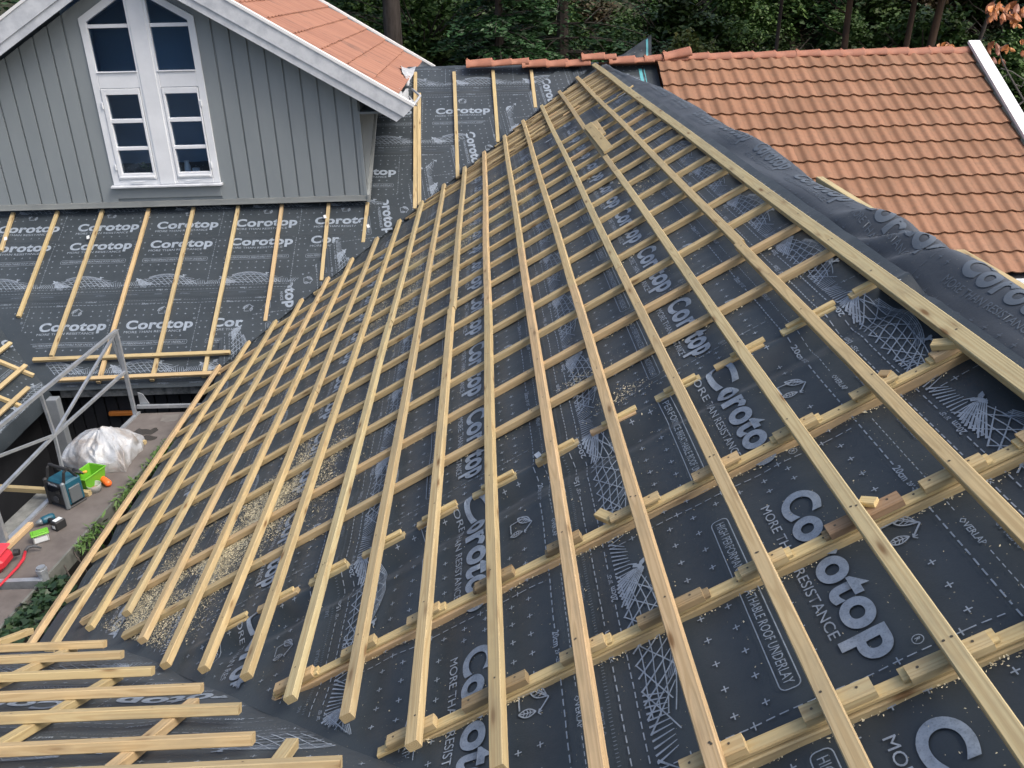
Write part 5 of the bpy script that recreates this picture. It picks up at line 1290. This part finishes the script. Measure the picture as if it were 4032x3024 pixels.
# ================================================================== GREENERY BY THE PLATFORM
def leaf_mat(name, cols, rough=.55):
    m = mat(name, cols[0], rough, spec=.35); t = NT(m); at = t.n('Attribute', attribute_name='leaf_tone').outputs['Fac']
    t.l(t.ramp(at, [(i/(len(cols)-1), c) for i, c in enumerate(cols)]), t.b.inputs['Base Color']); return m
M['ivy'] = leaf_mat('ivy_leaves', [(.012, .028, .013), (.022, .05, .022), (.05, .08, .035)], .4)
M['weed'] = leaf_mat('weed_leaves', [(.05, .12, .025), (.09, .17, .04), (.12, .17, .06)])
def leaves_obj(name, centers, size, m, rg, lobes=False, droop=.4, parent=None, aspect=.6):
    n = len(centers); C_ = np.array(centers); s_ = size*np.exp(rg.randn(n)*.25); a = rg.uniform(0, 2*np.pi, n); el = rg.uniform(-.9, .5, n)*droop
    d = np.stack([np.cos(a)*np.cos(el), np.sin(a)*np.cos(el), np.sin(el)], 1); up = np.array([0, 0, 1.])+.5*rg.randn(n, 3); w = np.cross(d, up); w /= np.linalg.norm(w, axis=1)[:, None]
    if lobes: K = [(0, 0), (-.1, .5), (.35, .42), (.45, .55), (.65, .2), (1.05, 0), (.65, -.2), (.45, -.55), (.35, -.42), (-.1, -.5)]
    else: K = [(0, 0), (.45, aspect*.5), (1, 0), (.45, -aspect*.5)]
    V = np.stack([C_+d*(s_*k[0])[:, None]+w*(s_*k[1])[:, None] for k in K], 1).reshape(-1, 3); k = len(K); i = np.arange(n)*k
    me = bpy.data.meshes.new(name); me.from_pydata(V.tolist(), [], (i[:, None]+np.arange(k)).tolist()); me.materials.append(m)
    at = me.attributes.new('leaf_tone', 'FLOAT', 'CORNER'); at.data.foreach_set('value', np.repeat(np.clip(rg.rand(n)*.8+.2*rg.rand(), 0, 1), k)); me.update()
    return link(name, me, parent)
rg = np.random.RandomState(12)
iv = root('ivy_plant', (-3.45, 5.2, 2.2), 'dark green ivy climbing between platform and eaves at lower left', 'ivy')
pts = []
for k in range(560):
    y = 4.5+1.15*rg.rand(); x = -3.64+.107*(y-5.6)+.03+abs(rg.randn())*.13; pts.append((min(x, -3.27), y, 2.30+.10*rg.rand()-.25*max(0, x+3.45)))
part(leaves_obj('leaves', pts, .052, M['ivy'], rg, True), '', None, iv)
b = MB()
for k in range(8):
    y = 4.6+.18*k; b.tube([(-3.45, y, 1.9), (-3.48+.03*math.sin(k), y+.1, 2.2), (-3.55, y+.15, 2.36)], .006, 5)
part(b, 'stem', [M['bark']], iv)
for k, (y0, y1, n, lab) in enumerate(((6.05, 6.45, 160, 'green weeds beside the platform edge near the lidded box'), (6.75, 7.15, 190, 'green weeds growing up the platform edge next to the orange cylinder'), (7.35, 7.95, 260, 'tall grassy weeds at the platform edge right of the plastic bag'))):
    e = root('weed_clump', (-3.42, (y0+y1)/2, 2.2), lab, 'weeds')
    pts = [(-3.40+.107*(y-7.35)+.035*rg.randn(), y, 2.30+.10*rg.rand()) for y in rg.uniform(y0, y1, n)]
    part(leaves_obj('leaves', pts, .062, M['weed'], rg, False, 1.4, None, .26), '', None, e)
    b = MB()
    for q in range(12):
        y = rg.uniform(y0, y1); b.tube([(-3.36, y, 1.9), (-3.38, y, 2.25), (-3.40+.03*rg.randn(), y+.03*rg.randn(), 2.40)], .003, 4)
    part(b, 'stem', [M['weed']], e)

# ================================================================== GROUND, HILLSIDE AND WOODLAND
def hz(x, y):
    b_ = np.interp(y, [-60, 16.5, 19, 23, 30, 45, 80, 200], [0, 0, 1.6, 3.7, 5.9, 10.5, 22, 60])
    return b_+(.5*vn(x*.22+3, y*.22)+.25*vn(x*.9, y*.9))*sstep(16, 22, y)
M['floor'] = noisy('forest_floor', (.010, .016, .006), (.036, .034, .014), 1.3, .95, .5, .1, lo=.3, hi=.7, det=9.)
sh = Sheet(); sh.grid(lambda x, y: np.stack([x, y, hz(x, y)], -1), np.linspace(-60, 80, 150), np.linspace(16., 200, 150)**1.0); o = sh.obj('hillside', [M['floor']], flip=False); tag(o, kind='structure')
b = MB(); b.add([(-60, -60, 0.004), (80, -60, 0.004), (80, 16.6, 0.004), (-60, 16.6, 0.004)], [(0, 1, 2, 3)]); o = b.obj('ground', [noisy('courtyard_ground', (.03, .03, .028), (.05, .048, .042), 2., .95)]); tag(o, kind='structure')
M['bark2'] = noisy('brown_bark', (.09, .055, .035), (.05, .035, .025), 9., .95, .8, .02, st=(1, 1, .25), lo=.4, hi=.6)
_x = 1
LM = {'bush_pale': leaf_mat('pale_bush_leaves', [(.045, .080, .016), (.09, .135, .03), (.17, .195, .06), (.27, .25, .09)]),
      'bush_green': leaf_mat('green_bush_leaves', [(.026, .060, .014), (.050, .110, .024), (.095, .165, .04)]),
      'dark': leaf_mat('dark_wood_leaves', [(.012, .030, .008), (.028, .062, .014), (.060, .105, .024), (.045, .065, .016)]),
      'conifer': leaf_mat('conifer_needles', [(.010, .032, .010), (.020, .062, .020), (.042, .105, .032)]),
      'rust': leaf_mat('rusty_undergrowth', [(.025, .018, .008), (.06, .038, .014), (.05, .055, .018)])}
def cloud(n, rx, ry, rz, ncl, seed, size, m, name='leaves', lobf=.33):
    rg = np.random.RandomState(seed); c = rg.randn(ncl, 3); c /= np.linalg.norm(c, axis=1)[:, None]; c *= (.35+.6*rg.rand(ncl))[:, None]; c[:, 2] = np.abs(c[:, 2])*.9+.05
    i = rg.randint(0, ncl, n); d = rg.randn(n, 3); d /= np.linalg.norm(d, axis=1)[:, None]; P = c[i]+d*(lobf*(.55+.45*rg.rand(n)))[:, None]
    P = P*np.array([rx, ry, rz]); P = P[P[:, 2] > .02]
    return leaves_obj(name, P, size, m, rg, False, 1., None, .62)
def instance_tree(e, parts_):
    for m_, nm in parts_:
        o = link(nm, m_, e)
def twigs(rx, ry, rz, n, seed, r=.02):
    rp = random.Random(seed); b = MB()
    for k in range(n):
        a = rp.uniform(0, 6.28); q = rp.uniform(.5, 1.0); p2 = (rx*q*math.cos(a), ry*q*math.sin(a), rz*rp.uniform(.5, 1.))
        b.tube([(0, 0, -.3), (p2[0]*.4, p2[1]*.4, p2[2]*.55), p2], [r*1.5, r, r*.3], 5)
    return b
protos = {}
for key, n, size, seed in (('bush_pale', 9000, .085, 1), ('bush_green', 9000, .09, 2), ('dark', 9500, .11, 3), ('rust', 6000, .095, 4)):
    o = cloud(n, 1.3, 1.1, 1.25, 16, seed, size, LM[key]); me = o.data; bpy.data.objects.remove(o)
    b = twigs(1.2, 1., 1.15, 14, seed); tm = b.mesh('stem', [M['bark']]); protos[key] = (me, tm)
rb = random.Random(21)
nmz = {'bush_pale': 'pale yellow-green leafy bush', 'bush_green': 'fresh green leafy bush', 'dark': 'dark green shrub', 'rust': 'rust-brown undergrowth bush'}
def bush(key, x, y, s_, lab, gl=None):
    e = empty('bush', (x, y, float(hz(np.array(x), np.array(y)))-.1), rb.uniform(0, 6.28)); e.scale = (s_, s_, s_*rb.uniform(.85, 1.1)); tag(e, lab, 'bush', gl)
    instance_tree(e, ((protos[key][0], 'leaves'), (protos[key][1], 'stem')))
bush('bush_pale', 2.6, 20.6, .95, 'pale leafy bush right behind the loose ridge tiles', 'bushes on the hillside'); bush('bush_pale', 3.9, 22.0, 1.2, 'largest pale yellow-green bush above the teal-striped underlay corner', 'bushes on the hillside')
bush('bush_pale', 5.3, 23.4, 1.1, 'pale bush right of the largest one behind the ridge', 'bushes on the hillside'); bush('bush_green', 1.6, 20.4, .8, 'low green bush below the conifer boughs', 'bushes on the hillside')
bush('bush_green', 4.6, 19.8, .75, 'low fresh green bush showing just over the tile ridge', 'bushes on the hillside'); bush('bush_pale', 6.9, 21.2, .8, 'small pale bush behind the left end of the tiled ridge', 'bushes on the hillside')
gl = 'shrubs filling the wood behind the tiled roof'
for x, y in ((3.2, 24.5), (4.6, 25.5), (6.2, 25.0), (2.2, 26.5), (5.6, 27.5), (7.6, 26.8)): bush('bush_green', x, y, 1.25, 'fresh green bush behind the pale ones above the ridge', 'bushes behind the pale ones')
for k in range(60):
    x = rb.uniform(-10, 24); y = rb.uniform(24., 35); key = rb.choice(['dark', 'dark', 'bush_green', 'rust', 'bush_pale' if 1 < x < 9 else 'dark'])
    bush(key, x, y, rb.uniform(1.0, 1.9), nmz[key]+' somewhere on the wooded hillside', gl+' ('+key.replace('_', ' ')+')')
for k in range(12): bush('dark' if k % 3 else 'bush_green', 6.9+1.05*k+rb.uniform(-.3, .3), 23.5+rb.uniform(-.8, 2.), rb.uniform(.9, 1.3), ('dark green shrub' if k % 3 else 'fresh green shrub')+' low behind the tiled ridge', 'low shrubs behind the tiled ridge')
def conifer_mesh(H, z0, r0, seed, dens=1.):
    rg = np.random.RandomState(seed); C_ = []; b = MB()
    z = z0
    while z < H:
        L = r0*(1-z/H)**.75+.25
        for k in range(7):
            a = rg.uniform(0, 2*np.pi); l = L*rg.uniform(.75, 1.1); p0 = np.array([0, 0, z]); dr_ = np.array([math.cos(a), math.sin(a), 0])
            P = [p0+dr_*l*t+np.array([0, 0, -.32*l*t*t+.10*l*t]) for t in np.linspace(0, 1, 5)]; b.tube([tuple(p) for p in P], [.022, .018, .012, .008, .004], 4)
            for t in np.linspace(.12, 1, int(16*dens)):
                q = p0+dr_*l*t+np.array([0, 0, -.32*l*t*t+.10*l*t]); w = (1.-.75*t)*l*.42+.10
                for j in range(int(7*dens)):
                    s_ = rg.uniform(-1, 1)*w; C_.append(q+np.array([-dr_[1], dr_[0], 0])*s_+dr_*abs(s_)*.5+np.array([0, 0, -.10*abs(s_)+rg.uniform(-.04, .03)]))
        z += .34
    o = leaves_obj('needles', C_, .15, LM['conifer'], rg, False, .5, None, .34); me = o.data; bpy.data.objects.remove(o)
    b.tube([(0, 0, -1), (0, 0, H*.5), (0, 0, H)], [.17, .12, .02], 9, 1)
    return me, b.mesh('trunk', [M['bark'], M['bark']])
cm = conifer_mesh(7.5, 0.2, 2.3, 5, 1.35); cm2 = conifer_mesh(11, .5, 2.9, 6, 1.1)
for x, y, s_, mm, lab in ((.35, 19.6, .9, cm, 'dark green conifer with drooping boughs right of the gable roof'), (2.0, 23.2, 1., cm2, 'taller dark conifer just behind the drooping one'), (-4.6, 25.5, 1., cm2, 'dark conifer mostly hidden behind the gable roof'), (-9.5, 22.5, 1.1, cm2, 'dark conifer at the top left corner of the photo'), (10.5, 27.5, 1.0, cm, 'conifer in the shade behind the slim trunks'), (17.5, 25., 1.1, cm2, 'dark conifer beyond the white verge board')):
    e = empty('conifer_tree', (x, y, float(hz(np.array(x), np.array(y)))-.2), rb.uniform(0, 6)); e.scale = (s_,)*3; tag(e, lab, 'tree', 'conifers behind the roofs'); instance_tree(e, ((mm[1], 'trunk'), (mm[0], 'crown')))
def trunk_tree(x, y, r, lean, lab, mt, key='dark', H=9., name='tree'):
    z = float(hz(np.array(x), np.array(y)))-.3; e = empty(name, (x, y, z)); tag(e, lab, 'tree', 'bare-stemmed trees on the wooded hillside')
    b = MB(); rp = random.Random(int(x*10)); pts = [(lean*t*H+.04*math.sin(7*t+x), .03*math.sin(5*t), H*t) for t in np.linspace(0, 1, 9)]; b.tube(pts, [r*(1.15-.8*t) for t in np.linspace(0, 1, 9)], 10)
    for k in range(9):
        t = rp.uniform(.35, .95); p = Vector((lean*t*H, 0, H*t)); a = rp.uniform(0, 6.28); L = rp.uniform(.6, 1.6); b.tube([p, p+Vector((math.cos(a)*L*.6, math.sin(a)*L*.6, .25*L)), p+Vector((math.cos(a)*L, math.sin(a)*L, .55*L))], [r*.25, r*.15, .008], 5)
    o = link('trunk', b.mesh('trunk', [mt]), e); smooth(o.data)
    o = link('crown', protos[key][0], e); o.location = (lean*H*.9, 0, H*.55); o.scale = (1.9, 1.9, 2.6)
trunk_tree(-2.25, 23.6, .23, 0., 'thick dark trunk rising between the gable roof and the conifer', M['bark'])
trunk_tree(8.25, 20.6, .085, -.012, 'slim brown trunk left of the pair above the tiled ridge', M['bark2']); trunk_tree(9.62, 20.6, .075, .0, 'left-hand trunk of the close pair above the tiled ridge', M['bark2'])
trunk_tree(9.95, 20.5, .10, .055, 'leaning right-hand trunk of the close pair above the tiled ridge', M['bark2']); trunk_tree(7.3, 23., .05, .04, 'thin trunk left of the slim brown one', M['bark']); trunk_tree(11.3, 21.5, .05, .16, 'thin leaning stem right of the trunk pair', M['bark'])
# wood behind, one mass
o = cloud(26000, 1, 1, 1, 60, 30, .0, LM['dark']); bpy.data.objects.remove(o)
rg = np.random.RandomState(31); n = 30000; cx = rg.uniform(-24, 40, 130); cy_ = rg.uniform(36, 48, 130); cz = rg.uniform(-.5, 5.5, 130); i = rg.randint(0, 130, n); d = rg.randn(n, 3); d /= np.linalg.norm(d, axis=1)[:, None]
P = np.stack([cx[i], cy_[i], cz[i]], 1)+d*(2.2*(.6+.4*rg.rand(n)))[:, None]; P[:, 2] += hz(P[:, 0], P[:, 1])
o = leaves_obj('far_woodland', P, .30, LM['dark'], rg, False, 1., None, .7); tag(o, 'dark mass of the wood beyond the separate trees', 'woodland', kind='stuff')
# low ground plants over the slope
n = 26000; x = rg.uniform(-12, 26, n); y = rg.uniform(18.5, 38, n); P = np.stack([x, y, hz(x, y)+.04+.16*rg.rand(n)], 1); k = vn(x*.7, y*.7) > -.12; P = P[k]
o = leaves_obj('ground_plants', P, .13, LM['rust'], rg, False, .9, None, .5); tag(o, 'low brown and green ground plants covering the hillside', 'ground plants', kind='stuff')
# ---- small tree with autumn leaves at the right edge
LM['autumn'] = leaf_mat('autumn_leaves', [(.13, .05, .035), (.34, .11, .03), (.50, .20, .05), (.20, .08, .06), (.45, .16, .04)], .45)
ch = root('cherry_tree', (8.95, 15.3, 0.), 'small tree with orange autumn leaves beyond the white verge board', 'tree')
b = MB(); b.tube([(8.95, 15.3, 0), (9.0, 15.2, 2.5), (8.9, 15.2, 4.2)], [.07, .055, .04], 8); part(b, 'trunk', [M['bark']], ch, True)
def cz_(c, r, zx, zy, Y=15.2): return yp(c, r, zx, zy, Y)
brs = [((2212, 870), (2080, 640), (2020, 520), (1990, 430), (2060, 380)), ((2212, 690), (2110, 620), (2010, 590)), ((2080, 640), (2040, 660), (2000, 690)), ((2212, 90), (2140, 110), (2040, 60), (1960, 40)), ((2140, 730), (2190, 750), (2212, 700))]
b = MB(); b.tube([(8.9, 15.2, 4.2)]+[tuple(cz_(3, 0, *q)) for q in brs[0]], [.03, .022, .014, .012, .009, .006], 6)
for q in brs[1:]: b.tube([tuple(cz_(3, 0, *p)) for p in q], .009, 5)
b.tube([tuple(cz_(3, 0, 2212, 870)), (9.8, 15.2, 5.5), tuple(cz_(3, 0, 2212, 90))], .014, 6); part(b, 'branch', [mat('grey_twig', (.12, .11, .10), .8)], ch)
spots = [(1960, 30, 100), (2060, 70, 120), (1930, 130, 80), (2070, 140, 90), (2150, 30, 110), (2180, 150, 90), (1990, 20, 80), (2120, 90, 100), (2200, 60, 80), (1890, 390, 70), (1950, 370, 80), (1975, 430, 70), (2070, 400, 70), (1930, 500, 90), (2030, 500, 60), (1480, 390, 60), (1540, 360, 50), (1600, 385, 70), (2190, 330, 50), (2205, 440, 60), (1940, 60, 90), (2030, 120, 80), (2100, 20, 90), (2165, 190, 60)]
V = []; Fc = []; tone = []; rl = random.Random(8)
for (zx, zy, sz) in spots:
    for rep in range(3):
        P0 = Vector(cz_(3, 0, zx+rl.uniform(-24, 24), zy+rl.uniform(-24, 24), 15.2+rl.uniform(-.2, .2))); L = sz*.4557/F*15.2*rl.uniform(.8, 1.1); d = Vector((rl.uniform(-.5, .6), rl.uniform(-.6, .2), rl.uniform(-1, -.2))).normalized(); w = d.cross(Vector((rl.uniform(-.3, .3), -1, rl.uniform(-.2, .4)))).normalized(); nn = d.cross(w)
        b0 = len(V); K = [(0, 0), (.2, .17), (.5, .26), (.8, .15), (1, 0)]
        for t, ww in K: V.append(P0+d*L*t-w*L*ww+nn*L*.10*math.sin(t*3)); V.append(P0+d*L*t+nn*L*(.10*math.sin(t*3)-.06)); V.append(P0+d*L*t+w*L*ww+nn*L*.10*math.sin(t*3))
        tn = rl.random()
        for k in range(4):
            for j in (0, 1): Fc.append((b0+3*k+j, b0+3*k+j+1, b0+3*k+j+4, b0+3*k+j+3)); tone += [tn]*4
me = bpy.data.meshes.new('leaves'); me.from_pydata([tuple(v) for v in V], [], Fc); me.materials.append(LM['autumn']); at = me.attributes.new('leaf_tone', 'FLOAT', 'CORNER'); at.data.foreach_set('value', tone); me.update(); o = link('leaves', me); part(o, '', None, ch)
